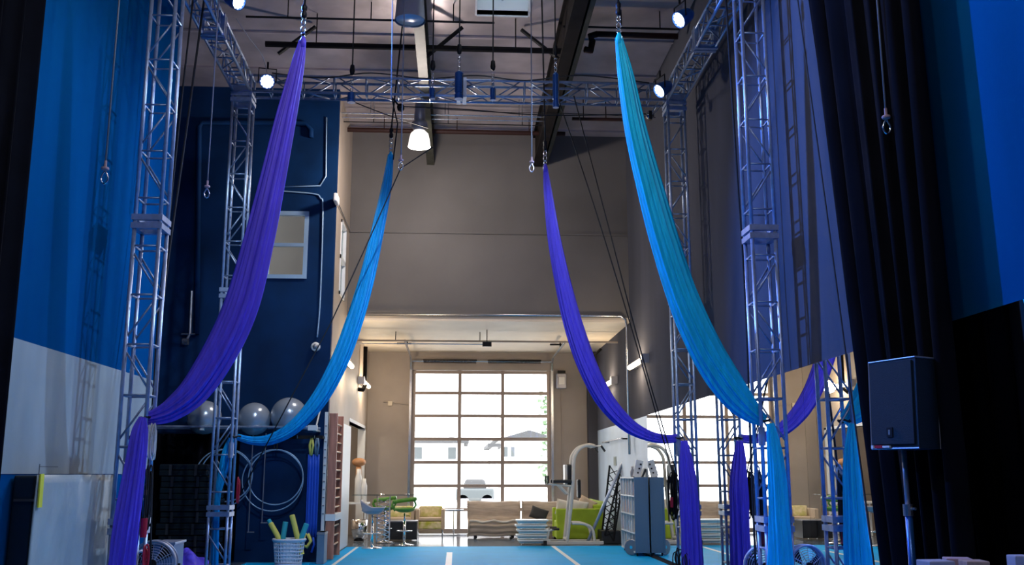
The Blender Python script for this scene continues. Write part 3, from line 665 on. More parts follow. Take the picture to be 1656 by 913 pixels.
# ================================================================== CURTAINS
def curtain(x, a, b, nf, amp, m, lab, ztop, zb=.02, ph=0.):
    """a, b: (Y at top, Y at bottom) of the two edges"""
    t = thing('stage_curtain', lab, 'curtain', (x, (a[1]+b[1])/2, zb))
    def fn(u, v):
        z = ztop+(zb-ztop)*v; y0 = a[0]+(a[1]-a[0])*v; y1 = b[0]+(b[1]-b[0])*v
        k = amp*(.55+.45*v)
        return Vector((x+k*math.sin(u*nf*2*PI+ph+.5*math.sin(u*9))+.3*k*math.sin(u*nf*4.3*PI+1+v), y0+(y1-y0)*u+.02*math.sin(u*nf*4*PI), z))
    MB().grid(fn, nf*16, 10).build('cloth', m, t, smooth=True, solid=.012)
    MB().rod((x, min(a[0], b[0])-.1, ztop+.04), (x, max(a[0], b[0])+.1, ztop+.04), .025).build('curtain_rail', 'black_metal', t)
    h = MB()
    for e in (a,): h.tube([(x-.09, e[0]+.01, ztop), (x-.09, (e[0]+e[1])/2, (ztop+zb)/2), (x-.09, e[1]+.01, zb)], .008, 6)
    h.build('hem', 'drape_edge', t)
    return t
curtain(3.38, (8.95, 7.66), (6.62, 6.45), 6, .08, 'drape_black', 'tall black curtain gathered along the right wall behind the loudspeaker', 7.6)
curtain(-3.46, (7.62, 7.60), (4.5, 4.5), 9, .07, 'drape_black', 'tall black curtain at the left edge of the picture', 7.6, ph=1.)
c = thing('backdrop_curtain', 'dark cloth hung below the ball shelf at the left of the navy wall', 'curtain', (-4.6, 17.9, 0))
MB().grid(lambda u, v: Vector((-5.6+1.75*u, 17.86+.035*math.sin(u*60), 2.2-2.18*v)), 90, 4).build('cloth', 'drape_black', c, smooth=True, solid=.01)
# wall pad on the left
pa = atX(56, 800, -3.44); py = pa.y
t = thing('wall_pad', 'thick silver vinyl crash pad standing against the left wall', 'crash mat', (-3.54, py+1.0, 0))
MB().b2((-3.63, py+.02, .02), (-3.45, 10.3, 1.49), bev=.02).build('pad_end', 'vinyl_black', t)
MB().grid(lambda u, v: Vector((-3.435-.012*math.sin(v*PI)-.006*math.sin(u*37)*math.sin(v*9), py+.01+(10.3-py)*u, .02+1.475*v)), 60, 20).build('cover', 'vinyl_silver', t, smooth=True, solid=.01)
MB().b2((-3.44, py-.012, 1.28), (-3.60, py+.0, 1.30)).build('handle', 'pillow_dark', t)
q = atX(66, 793, -3.42); MB().box(q, (.012, .07, .27), rx=.04).build('yellow_tape', 'yellow_tape', t)
h = MB(); h.rod((-3.43, py+.02, 1.48), (-3.43, py+.02, 1.58), .003, 5).rod((-3.43, py+.02, 1.56), (-3.43, py+.4, 1.56), .002, 5).build('cord', 'rope_black', t)
# ================================================================== SPEAKER
q = atY(1457, 655, 6.75)
SPX, SPY = atY(1475, 740, 6.8).x, 6.8
z1 = atY(1397, 588, 6.98).z; z0 = atY(1413, 727, 6.98).z
t = thing('loudspeaker', 'black loudspeaker cabinet mounted on a pole before the black curtain', 'loudspeaker', (SPX, SPY, z0)); sproot = t
hh = z1-z0; wA = atY(1405, 650, 6.98).x-SPX; wM = atY(1481, 650, 6.53).x-SPX; wB = atY(1515, 650, 6.60).x-SPX
poly = [(wA, 6.98-SPY), (wM, 6.53-SPY), (wB, 6.60-SPY), (wB-.02, 6.95-SPY), (wA+.17, 7.12-SPY)]
poly = [(SPX+a, SPY+b) for a, b in poly]
MB().prism(poly, z0, z1, 'XY').build('cabinet', 'speaker_black', t)
A = Vector((*poly[0], 0)); B = Vector((*poly[1], 0)); C3 = Vector((*poly[2], 0)); nrm = Vector(((B-A).y, -(B-A).x, 0)).normalized()
def quad(A, B, n, u0, u1, v0, v1, th):
    P = [A+(B-A)*u0, A+(B-A)*u1]; m = MB(); p = [(P[0].x, P[0].y), (P[1].x, P[1].y), (P[1].x+n.x*th, P[1].y+n.y*th), (P[0].x+n.x*th, P[0].y+n.y*th)]
    return m.prism(p, v0, v1, 'XY')
quad(A, B, nrm, .04, .93, z0+.03, z1-.02, .012).build('grille', 'speaker_grille', t)
n2 = Vector(((C3-B).y, -(C3-B).x, 0)).normalized()
e = MB(); r = .006
e.rod((A.x, A.y, z0), (A.x, A.y, z1), r).rod((A.x, A.y, z1), (B.x, B.y, z1), r).rod((B.x, B.y, z1), (C3.x, C3.y, z1), r).rod((C3.x, C3.y, z0), (C3.x, C3.y, z1), r*.6).rod((A.x, A.y, z0), (B.x, B.y, z0), r).build('edge_trim', 'lamp_grey', t)
quad(A, B, nrm, .38, .50, z0+.08, z0+.145, .018).build('badge', 'black_metal', t)
quad(A, B, nrm, .42, .46, z0+.095, z0+.13, .021).build('badge_mark', 'steel', t)
quad(A, B, nrm, .10, .26, z0+.004, z0+.024, .016).build('red_label', 'red_plastic', t); quad(A, B, nrm, .27, .42, z0+.006, z0+.02, .016).build('white_label', 'white_plastic', t); quad(A, B, nrm, .02, .07, z0+.004, z0+.024, .016).build('white_tag', 'white_plastic', t)
t = thing('speaker_stand', 'dark steel pole stand carrying the black loudspeaker', 'stand', (SPX, SPY+.12, 0))
MB().rod((SPX, SPY+.12, .1), (SPX, SPY+.12, 1.25), .026, 12).build('lower_tube', 'hoist_blue', t, smooth=True); MB().rod((SPX, SPY+.12, 1.2), (SPX, SPY+.12, z0), .018, 12).build('upper_tube', 'lamp_grey', t, smooth=True)
MB().rod((SPX, SPY+.12, 1.21), (SPX, SPY+.12, 1.29), .035, 12).rod((SPX+.02, SPY+.05, 1.26), (SPX+.02, SPY+.11, 1.26), .01).build('clamp', 'steel', t)
for k in range(3):
    a = k*2*PI/3+.5; MB().rod((SPX, SPY+.12, .4), (SPX+.2*math.cos(a), SPY+.12+.2*math.sin(a), .02), .014).build('leg', 'black_metal', t)
sproot.rotation_euler = (0, math.radians(1.8), 0)
# yoga blocks on a black case
z = atY(1540, 897, 5.9).z
t = thing('flight_case', 'low black case below the picture carrying foam blocks', 'case', (3.05, 5.95, 0)); MB().b2((2.55, 5.6, .02), (3.5, 6.3, z-.17), bev=.015).build('body', 'black_box', t); MB().b2((2.54, 5.59, .4), (3.51, 6.31, .43)).build('edge_strip', 'steel', t)
def block(px, py, w, d, h, m, lab, Y, rz=0):
    p = atY(px, py, Y); tag(MB().box((p.x, Y, p.z-h/2), (w, d, h), rz=rz, bev=.008).build('foam_block', m), lab, 'yoga block', 'foam blocks at the lower right')
H2 = .075; zb = z-.17
def blk(px, k, w, Y, m, lab, rz): 
    x = atY(px, 900, Y).x; tag(MB().box((x, Y, zb+H2*(k+.5)), (w, .15, H2-.004), rz=rz, bev=.008).build('foam_block', m), lab, 'yoga block', 'foam blocks at the lower right')
for px, k, w, Y, m, lab, rz in ((1512, 0, .15, 5.8, 'foam_grey', 'grey foam block at the left of the lower right pile, under another', .2), (1512, 1, .16, 5.82, 'foam_grey', 'grey foam block on top at the left end of the lower right pile', .1),
    (1552, 0, .16, 5.95, 'cork', 'brown foam block hidden behind the middle of the lower right pile', 0), (1548, 1, .15, 5.98, 'mauve_foam', 'mauve foam block highest in the middle of the lower right pile', -.3),
    (1545, 0, .13, 5.75, 'foam_grey', 'pale grey foam block low in the middle of the lower right pile', .1), (1574, 1, .13, 5.8, 'cork', 'cork coloured foam block at the right end of the lower right pile', -.15), (1574, 0, .15, 5.8, 'mauve_foam', 'mauve foam block under the cork coloured one', .1)):
    blk(px, k, w, Y, m, lab, rz)
p = atY(1656, 898, 5.5)
tag(MB().box((p.x, 5.55, p.z-.4), (.10, .1, .8), bev=.01).build('foam_block', 'foam_grey'), 'grey block at the bottom right corner of the picture', 'block')
# ================================================================== FLOOR FANS
def fan(px, py, Y, rpx, lab, rz=0):
    c = atY(px, py, Y); r = rpx*pxm(Y)
    t = thing('drum_fan', lab, 'fan', (c.x, c.y, 0), 'round grey fans at the tower feet', rz=rz)
    MB().tube([Vector((math.cos(k*PI/24)*r, 0, c.z+math.sin(k*PI/24)*r)) for k in range(48)], .014, 8, closed=True).build('rim', 'fan_grey', t, smooth=True, local=True)
    g = MB()
    for k in range(1, 9): g.tube([Vector((math.cos(a*PI/16)*r*k/9, -.03*(1-k/9), c.z+math.sin(a*PI/16)*r*k/9)) for a in range(32)], .0035, 4, closed=True)
    for k in range(12): a = k*PI/6; g.rod((math.cos(a)*.03, -.035, c.z+math.sin(a)*.03), (math.cos(a)*r, 0, c.z+math.sin(a)*r), .0035, 4)
    g.build('grille', 'fan_grey', t, local=True)
    MB().lathe((0, -.045, c.z), [(0, -.0), (.045, 0), (.05, .02), (0, .03)], 20, 'Y').build('hub', 'black_metal', t, local=True)
    for k in range(3):
        a = k*2*PI/3+.4; b = MB(); b.grid(lambda u, v: Vector((math.cos(a+v*.9)*(.04+u*(r*.86-.04)), .05+.04*v, c.z+math.sin(a+v*.9)*(.04+u*(r*.86-.04)))), 5, 5); b.build('blade', 'black_rubber', t, solid=.003, local=True)
    MB().tube([Vector((math.cos(k*PI/24)*r, .1, c.z+math.sin(k*PI/24)*r)) for k in range(48)], .012, 8, closed=True).grid(lambda u, v: Vector((math.cos(u*2*PI)*r, .1*v, c.z+math.sin(u*2*PI)*r)), 48, 1).build('drum', 'lamp_grey', t, local=True, smooth=True)
    MB().tube([(-r-.03, .05, c.z), (-r-.03, .05, .06), (-r-.03, -.15, .02), (r+.03, -.15, .02), (r+.03, .05, .06), (r+.03, .05, c.z)], .013, 8).rod((-r-.03, .25, .02), (-r-.03, -.15, .02), .013).rod((r+.03, .25, .02), (r+.03, -.15, .02), .013).build('stand', 'black_metal', t, local=True)
fan(247, 911, 10.6, 34, 'round grey fan behind the foot of the front left tower')
fan(1238, 916, 10.9, 33, 'round grey fan behind the foot of the front right tower', rz=-.25)
# ================================================================== ROPE BUNDLES ON THE TOWERS
def bundle(x, y, z0, z1, r, m, lab, n, seed, extra=None):
    rnd = random.Random(seed); t = thing('rope_bundle', lab, 'rope bundle', (x, y, z0), 'rope bundles on the towers')
    g = MB()
    for k in range(n):
        a = rnd.random()*2*PI; w = r*(.3+.7*rnd.random()); zt = z1-rnd.random()*.1; zb_ = z0+rnd.random()*.25*(z1-z0)
        px, py_ = x+rnd.uniform(-r, r)*.5, y+rnd.uniform(-r, r)*.5
        g.tube([Vector((px+math.cos(a)*w*.5*math.cos(q*PI/10), py_+math.sin(a)*w*.5*math.cos(q*PI/10), (zt+zb_)/2+(zt-zb_)/2*math.sin(q*PI/10))) for q in range(20)], .008, 6, closed=True)
    g.build('loops', m, t, smooth=True)
    if extra:
        for nm, mm, zz, rr, hh_ in extra: MB().lathe((x, y-.02, zz), [(0, 0), (rr, .0), (rr, hh_), (0, hh_)], 12).build(nm, mm, t)
    return t
def wpt(px, py, Y): return atY(px, py, Y)
q = wpt(245, 700, 9.95); bundle(q.x, q.y, atY(246, 745, 9.95).z, atY(246, 684, 9.95).z, .07, 'rope_white', 'white rope loops hung on the front left tower below the silk', 8, 1)
q = wpt(238, 790, 9.95); bundle(q.x, q.y, atY(240, 860, 9.95).z, atY(240, 750, 9.95).z, .06, 'rope_black', 'black rope loops with red grip on the front left tower', 9, 2, [('red_grip', 'red_plastic', atY(240, 868, 9.95).z, .032, .18), ('brass_ring', 'wood_light', atY(240, 800, 9.95).z, .02, .05)])
q = wpt(233, 895, 9.95); bundle(q.x, q.y, atY(234, 925, 9.95).z, atY(234, 875, 9.95).z, .05, 'red_plastic', 'red cord bundle low on the front left tower', 6, 3)
q = wpt(1086, 790, 13.95); bundle(q.x, q.y, atY(1086, 845, 13.95).z, atY(1086, 760, 13.95).z, .12, 'dark_beam', 'brown and black tangle of rope on the rear right tower', 14, 4, [('red_grip', 'red_plastic', atY(1086, 820, 13.9).z, .03, .14)])
q = wpt(1100, 900, 13.9); bundle(q.x, q.y, atY(1100, 925, 13.9).z, atY(1100, 885, 13.9).z, .16, 'rope_black', 'black rope coil low on the rear right tower', 10, 5)
q = wpt(1229, 810, 10.35); bundle(q.x, q.y, atY(1229, 900, 10.35).z, atY(1229, 760, 10.35).z, .07, 'rope_black', 'black rope loops with red grip on the front right tower', 8, 6, [('red_grip', 'red_plastic', atY(1229, 880, 10.3).z, .03, .22)])
q = wpt(1226, 775, 10.4); bundle(q.x, q.y, atY(1226, 800, 10.4).z, atY(1226, 750, 10.4).z, .06, 'rope_white', 'white rope loops on the front right tower beside the cyan tail', 6, 7)
q = wpt(386, 800, 14.0); bundle(q.x, q.y, atY(386, 815, 14.0).z, atY(386, 770, 14.0).z, .04, 'red_plastic', 'red cord bundle on the rear left tower', 6, 8)
def sleeve(T, dx, dy, py0, py1, px, Y, lab):
    b = atY(px, py1, Y); a = atY(px, py0, Y); MB().lathe((T.location.x+dx, T.location.y+dy, b.z), [(.024, 0), (.036, 0), (.036, a.z-b.z), (.024, a.z-b.z)], 16).build('sleeve', 'alu', T, smooth=False)
sleeve(T2, -S, -S, 690, 720, 1232, 10.0, ''); sleeve(T1, S, -S, 690, 722, 236, 10.0, ''); sleeve(T3, S, -S, 715, 740, 378, 14.0, ''); sleeve(T4, -S, -S, 705, 735, 1103, 14.0, '')
# ================================================================== LEFT RECESS
def mats():
    xa = atY(256, 850, 16.2).x; xb = atY(335, 850, 16.2).x; zt = atY(300, 750, 16.2).z; n = 9; h = zt/n; rnd = random.Random(5)
    names = ['bottom', 'second', 'third', 'fourth', 'fifth', 'sixth', 'seventh', 'eighth', 'topmost']
    for k in range(n):
        dx = rnd.uniform(-.03, .03); dy = rnd.uniform(-.03, .03)
        t = thing('folded_mat', 'black folded gym mat, %s from the floor of the dark stack under the balls' % names[k] if k < 8 else 'black folded gym mat, topmost of the dark stack under the balls', 'gym mat', ((xa+xb)/2+dx, 16.7+dy, h*k), 'stack of black folded mats')
        for j in range(2): MB().box(((xa+xb)/2+dx, 16.7+dy, h*k+h*(.25+.5*j)), (xb-xa, 1.1, h*.48), bev=h*.12).build('panel', 'vinyl_black', t)
        m = MB()
        for xx in (-.2, .2): m.b2(((xa+xb)/2+dx+xx-.02, 16.135+dy, h*k+.01), ((xa+xb)/2+dx+xx+.02, 16.145+dy, h*k+h-.01))
        m.build('strap', 'pillow_dark', t)
mats()
t = thing('storage_box', 'small grey lidded box behind the fan on the left', 'box', (atY(262, 880, 12.4).x, 12.5, 0))
x0, x1 = atY(246, 880, 12.3).x, atY(284, 880, 12.3).x; zt = atY(262, 876, 12.3).z
MB().b2((x0+.02, 12.3, .02), (x1-.02, 12.75, zt-.03), bev=.01).build('body', 'cabinet_blue', t); MB().b2((x0, 12.28, zt-.03), (x1, 12.78, zt), bev=.006).build('lid', 'fan_grey', t)
# shelf rails and balls
zr = atY(440, 690, 17.35).z; xe = atY(512, 690, 17.35).x
t = thing('ball_rack', 'wall rack of two pale rails holding the silver exercise balls', 'rack', (-4, 17.5, zr-.1))
MB().rod((-5.6, 17.33, zr), (xe, 17.33, zr), .022, 10).build('rail', 'alu', t); MB().rod((-5.6, 17.83, zr), (xe, 17.83, zr), .022, 10).build('rail', 'alu', t)
for x in (xe-.05, -4.4, -5.5):
    MB().b2((x-.03, 17.3, zr-.06), (x+.03, YF, zr-.03)).rod((x+.03, 17.36, zr-.04), (x+.03, YF-.02, zr+.42), .014).build('bracket', 'white_plastic', t)
MB().b2((xe-.14, 17.28, zr-.06), (xe+.02, 17.36, zr+.03)).build('end_block', 'white_paint', t)
for px, py, r, lab in ((411, 680, 26, 'silver exercise ball on the rack, between two others'), (467, 676, 29, 'silver exercise ball at the right end of the rack'), (331, 667, 27, 'dark silver exercise ball at the left end of the rack behind the purple silk')):
    rr = r*pxm(17.58, 2.4); c = atY(px, py, 17.58)
    dz = math.sqrt(max(rr*rr-.25*.25, .002)); c.z = max(c.z, zr+dz+.01) if px != 331 else zr+dz+.01
    tag(MB().sph(c, rr, n=40, m=24).build('exercise_ball', 'ball_grey', smooth=True), lab, 'exercise ball', 'silver exercise balls')
# hoops
def hoop(px, py, r, lab, Y, sq=1., rr=.011):
    c = atY(px, py, Y); R = r*pxm(Y, c.z)
    t = thing('aerial_hoop', lab, 'aerial hoop', (c.x, Y, c.z-R), 'steel aerial hoops on the navy wall')
    MB().tube([c+Vector((math.cos(k*PI/32)*R*sq, 0, math.sin(k*PI/32)*R)) for k in range(64)], rr, 8, closed=True).build('ring', 'hoop', t, smooth=True)
    MB().tube([c+Vector((0, 0, R)), c+Vector((0, 0, max(R+.05, atY(441, 704, Y).z-c.z)))], .012, 6).build('strap', 'rope_black', t)
hoop(441, 776, 48, 'steel hoop on the navy wall above the laundry basket, larger of two', 17.80); hoop(446, 771, 43, 'steel hoop on the navy wall above the laundry basket, smaller of two', 17.72)
hoop(361, 772, 45, 'steel hoop behind the rear left tower, larger of two', 17.80); hoop(366, 768, 41, 'steel hoop behind the rear left tower, smaller of two', 17.72)
# hooks bar, straps
a = atY(380, 706, 17.7); b = atY(522, 706, 17.7)
t = thing('hook_rail', 'dark rail with hooks below the ball rack', 'rail', ((a.x+b.x)/2, 17.8, a.z-.05)); MB().b2((a.x, 17.72, a.z-.03), (b.x, 17.78, a.z+.03)).b2((a.x, 17.78, a.z-.02), (a.x+.05, YF, a.z+.02)).b2((b.x-.05, 17.78, a.z-.02), (b.x, YF, a.z+.02)).build('bar', 'black_metal', t)
for k in range(5): MB().tube([(a.x+.2+k*.3, 17.72, a.z), (a.x+.2+k*.3, 17.64, a.z-.02), (a.x+.2+k*.3, 17.63, a.z+.03)], .008, 6).build('hook', 'steel', t)
for px, lab in ((501, 'blue hanging strap with yellow ends, left of the pair by the wall corner'), (510, 'blue hanging strap, right of the pair by the wall corner')):
    x = atY(px, 790, 17.55).x; zt = atY(px, 708, 17.55).z; z0_ = atY(px, 868, 17.55).z
    t = thing('yoga_strap', lab, 'strap', (x, 17.55, z0_-.15), 'blue straps by the wall corner')
    MB().grid(lambda u, v: Vector((x-.05+.10*u, 17.55+.012*math.sin(u*12), zt-.28+(z0_-zt+.28)*v)), 10, 6).build('webbing', 'blue_strap', t, smooth=True, solid=.02)
    MB().tube([(x, 17.55, zt), (x-.03, 17.55, zt-.12), (x-.01, 17.55, zt-.3)], .022, 8).tube([(x+.01, 17.53, zt), (x+.03, 17.53, zt-.12), (x+.01, 17.53, zt-.3)], .018, 8).build('upper_loop', 'yellow_foam' if px == 501 else 'cabinet_blue', t, smooth=True)
    if px == 501: MB().tube([(x-.04, 17.5, z0_+.08), (x-.10, 17.48, z0_-.12), (x, 17.48, z0_-.16), (x+.06, 17.5, z0_-.06), (x, 17.5, z0_+.06)], .03, 8).build('lower_loop', 'yellow_foam', t, smooth=True)
    else: MB().tube([(x, 17.5, z0_), (x+.02, 17.5, z0_-.12), (x-.02, 17.5, z0_-.25)], .02, 8).build('lower_loop', 'blue_strap', t, smooth=True)
for px, py1 in ((405, 860), (426, 845)):
    x = atY(px, 790, 17.6).x; t = thing('pull_rope', 'thin dark cord hanging below the ball rack, %s' % ('the longer with a crossbar' if px == 405 else 'the shorter one'), 'cord', (x, 17.6, atY(px, py1, 17.6).z))
    MB().rod((x, 17.6, atY(px, 700, 17.6).z), (x, 17.6, atY(px, py1, 17.6).z), .008, 6).build('line', 'lamp_grey', t)
    MB().rod((x-.02, 17.6, atY(px, py1, 17.6).z), (x+.1, 17.6, atY(px, py1, 17.6).z), .01, 6).build('crossbar', 'lamp_grey', t)
# basket with foam noodles
YBk = 17.0; cb = atZ(467, 904, 0.0); bx = atY(467, 890, YBk).x; zt = atY(467, 872, YBk).z; w0 = 20*pxm(YBk); w1 = 24*pxm(YBk)
t = thing('laundry_basket', 'pale plastic laundry basket standing on the blue floor at the navy wall', 'basket', (bx, YBk, 0))
MB().lathe((bx, YBk, .005), [(0, 0), (w0, 0), (w0*1.02, .05)], 28).build('base', 'basket', t)
g = MB(); nb = 28; lv = 7
for k in range(nb):
    a = 2*PI*k/nb; g.rod((bx+w0*math.cos(a), YBk+w0*.8*math.sin(a), .005), (bx+w1*math.cos(a), YBk+w1*.8*math.sin(a), zt-.02), .008, 5)
for j in range(lv+1):
    v = j/lv; rr = w0+(w1-w0)*v; g.tube([(bx+rr*math.cos(2*PI*k/28), YBk+.8*rr*math.sin(2*PI*k/28), .01+(zt-.03)*v) for k in range(28)], .011 if 0 < j < lv else .02, 5, closed=True)
g.build('lattice_wall', 'basket', t); MB().tube([(bx+(w1+.01)*math.cos(2*PI*k/28), YBk+.8*(w1+.01)*math.sin(2*PI*k/28), zt) for k in range(28)], .022, 8, closed=True).build('rim', 'basket', t, smooth=True)
MB().lathe((bx, YBk, .03), [(w0*.8, 0), (w1*.78, zt-.08), (w1*.76, zt-.08), (w0*.78, 0)], 24).build('liner', 'basket', t)
def noodle(p0, p1, m, lab, tip=None):
    a = atY(p0[0], p0[1], YBk+.02); b = atY(p1[0], p1[1], YBk+.0); d = (a-b).normalized(); lo = b-d*(.25)
    t = thing('foam_noodle', lab, 'foam roller', lo, 'foam noodles in the basket')
    r = .045
    n = MB(); n.lathe(lo, [(0, 0), (r, 0), (r, (a-lo).length-.01), (r*.8, (a-lo).length), (r*.35, (a-lo).length), (r*.3, (a-lo).length-.05), (0, (a-lo).length-.05)], 16, d).build('tube', m, t, smooth=False)
    if tip: MB().lathe(a-d*.01, [(0, 0), (r*.8, 0), (r*.8, .07), (0, .08)], 14, d).build('end_plug', tip, t)
noodle((437, 845), (453, 873), 'yellow_foam', 'yellow foam noodle with teal end leaning left in the basket', 'teal_foam')
noodle((472, 832), (482, 872), 'yellow_foam', 'yellow foam noodle leaning left at the right side of the basket')
noodle((462, 843), (457, 873), 'teal_foam', 'teal foam noodle between the two yellow ones')
noodle((496, 846), (486, 873), 'teal_foam', 'teal foam noodle leaning right out of the basket')
# metal box at corner
x0, x1 = atY(512, 890, 17.3).x, atY(524, 890, 17.3).x; zt = atY(518, 860, 17.3).z
t = thing('metal_bin', 'narrow grey metal box standing at the corner of the navy wall', 'box', ((x0+x1)/2, 17.5, 0)); MB().b2((x0, 17.3, .0), (x1, 17.7, zt), bev=.006).build('body', 'cabinet_blue', t); MB().b2((x0-.005, 17.29, zt-.04), (x1+.005, 17.71, zt)).build('lid', 'lamp_grey', t)
# purple-blue cloth heap near tower
q = atY(296, 905, 15.2)
tag(MB().grid(lambda u, v: Vector((q.x-.45+.9*u, 14.9+.7*v, .01+(.34+.05*math.sin(u*17+v*9)+.04*math.sin(v*23))*math.sin(u*PI)**.6*math.sin(v*PI)**.6)), 30, 20).build('cloth_heap', 'silk_purple', smooth=True), 'blue purple silk heaped on the floor beside the rear left tower', 'cloth')
# camera, conduits on the facade
q = atY(510, 560, YF-.06)
t = thing('security_camera', 'small white dome camera on the navy wall', 'camera', q); MB().lathe(q+Vector((0, .06, 0)), [(0, 0), (.085, 0), (.085, -.04), (.06, -.06), (0, -.06)], 24, 'Y').build('base', 'white_plastic', t, smooth=True); MB().sph(q-Vector((0, .0, 0)), .05).build('dome', 'lamp_grey', t, smooth=True)
P = [atY(x, y, YF-.02) for x, y in ((440, 308, ), (505, 313), (518, 320), (522, 340), (518, 480), (513, 545))]
tag(MB().tube(smoothpath([tuple(p) for p in P], 6), .014, 6).build('conduit', 'hoop', smooth=True), 'painted conduit curving around the facade window to the dome camera', 'conduit', 'conduits on the navy wall')
P = [atY(x, y, YF-.02) for x, y in ((528, 190), (527, 285), (518, 300), (420, 303))]
tag(MB().tube([tuple(p) for p in P], .014, 6).build('conduit', 'hoop', smooth=True), 'painted conduit above the facade window reaching the roof', 'conduit', 'conduits on the navy wall')
P = [atY(x, y, YF-.05) for x, y in ((318, 540), (322, 205), (328, 197), (495, 200), (503, 210), (503, 222))]
tag(MB().tube([tuple(p) for p in P], .05, 10).build('pipe', 'navy_paint', smooth=True), 'thick navy pipe framing the upper left of the facade', 'pipe')
P = [atY(x, y, YF-.08) for x, y in ((310, 470), (307, 540), (300, 552))]
t = thing('wall_valve', 'grey pipe and valve on the navy wall left of the rear left tower', 'valve', P[2]); MB().tube([tuple(p) for p in P], .022, 8).build('pipe', 'lamp_grey', t); MB().lathe(P[2], [(0, -.05), (.06, -.05), (.06, .05), (0, .05)], 14, 'X').build('valve_wheel', 'steel', t); MB().rod(P[1]+Vector((-.15, 0, 0)), P[1]+Vector((.1, 0, 0)), .02).build('tee', 'steel', t)
# wires at the corner of the corridor
q = atX(544, 322, XC+.03)
t = thing('wall_light', 'small white unlit flood lamp high on the beige corridor wall', 'lamp', q); MB().box(q, (.08, .35, .16), bev=.03).build('body', 'white_plastic', t); MB().tube([q, atX(556, 350, XC+.02), atX(568, 378, XC+.02)], .012).build('cable', 'steel', t)
# stall bars, white panel
YS = 17.78
ya = atX(549, 700, XC+.1).y; 
y0 = YF+.05; y1 = y0+.95; zt = 2.58
t = thing('stall_bars', 'tall brown wooden stall bars on the corridor wall corner', 'wall bars', (XC+.1, (y0+y1)/2, 0))
for y in (y0, y1): MB().b2((XC+.02, y-.03, .02), (XC+.17, y+.03, zt), bev=.006).build('upright', 'wood_brown', t)
for k in range(14): MB().rod((XC+.13, y0, .25+k*.165), (XC+.13, y1, .25+k*.165), .018, 8).build('rung', 'wood_light', t)
MB().b2((XC+.01, y0-.04, .68), (XC+.19, y1+.04, .8)).build('band', 'tape', t)
tag(MB().b2((XC, y1+.3, .02), (XC+.05, OY0-.05, 2.5), bev=.005).build('wall_panel', 'white_paint'), 'plain white panel between the stall bars and the side opening', 'panel')
t = thing('corner_strip', 'white notched strip at the edge of the navy facade', 'strip', (XC+.01, YF+.01, 0)); MB().b2((XC-.055, YF-.03, .02), (XC, YF, 2.6)).build('strip', 'white_paint', t)
for k in range(12): MB().b2((XC-.045, YF-.045, .8+k*.14), (XC-.01, YF-.03, .82+k*.14)).build('notch', 'lamp_grey', t)
# side room content
bx_ = atY(581, 843, 23.0); 
t = thing('metal_bucket', 'round silver bucket on the floor of the side opening', 'bucket', (bx_.x, 23.2, 0)); r = 16*pxm(23.2)*.85
MB().lathe((bx_.x-.02, 23.2, .05), [(0, 0), (r*.6, 0), (r*.9, .18), (r, .42), (r*.96, .42), (r*.85, .2), (0, .03)], 28).build('bowl', 'chrome', t, smooth=True); MB().lathe((bx_.x-.02, 23.2, .0), [(0, 0), (r*.6, 0), (r*.5, .05), (0, .05)], 20).build('foot', 'black_metal', t)
sx = atY(578, 822, 23.9).x
t = thing('side_table', 'white shelf table in the side opening', 'table', (sx-.2, 24, 0)); MB().b2((sx-.75, 23.7, .80), (sx+.25, 24.4, .84)).build('top', 'white_paint', t)
for x, y in ((sx-.7, 23.75), (sx+.2, 23.75), (sx-.7, 24.35), (sx+.2, 24.35)): MB().b2((x-.02, y-.02, 0), (x+.02, y+.02, .8)).build('leg', 'white_paint', t)
for dx, h, rr, lab in ((-.0, .78, .085, 'tall white bottle shaped vase on the side table, taller one'), (.14, .55, .07, 'white bottle shaped vase on the side table, shorter one')):
    tag(MB().lathe((sx+dx, 23.95, .84), [(0, 0), (rr, 0), (rr, h*.7), (rr*.6, h*.85), (rr*.55, h), (0, h)], 20).build('vase', 'white_plastic', smooth=True), lab, 'vase', 'white vases in the side opening')
tag(MB().sph((sx-.02, 24.15, 1.78), .17, sz=.6).box((sx-.02, 24.15, 1.26), (.12, .12, .84)).build('mannequin_head', 'wood_light', smooth=True), 'tan rounded sculpture on the side table behind the white vases', 'sculpture')
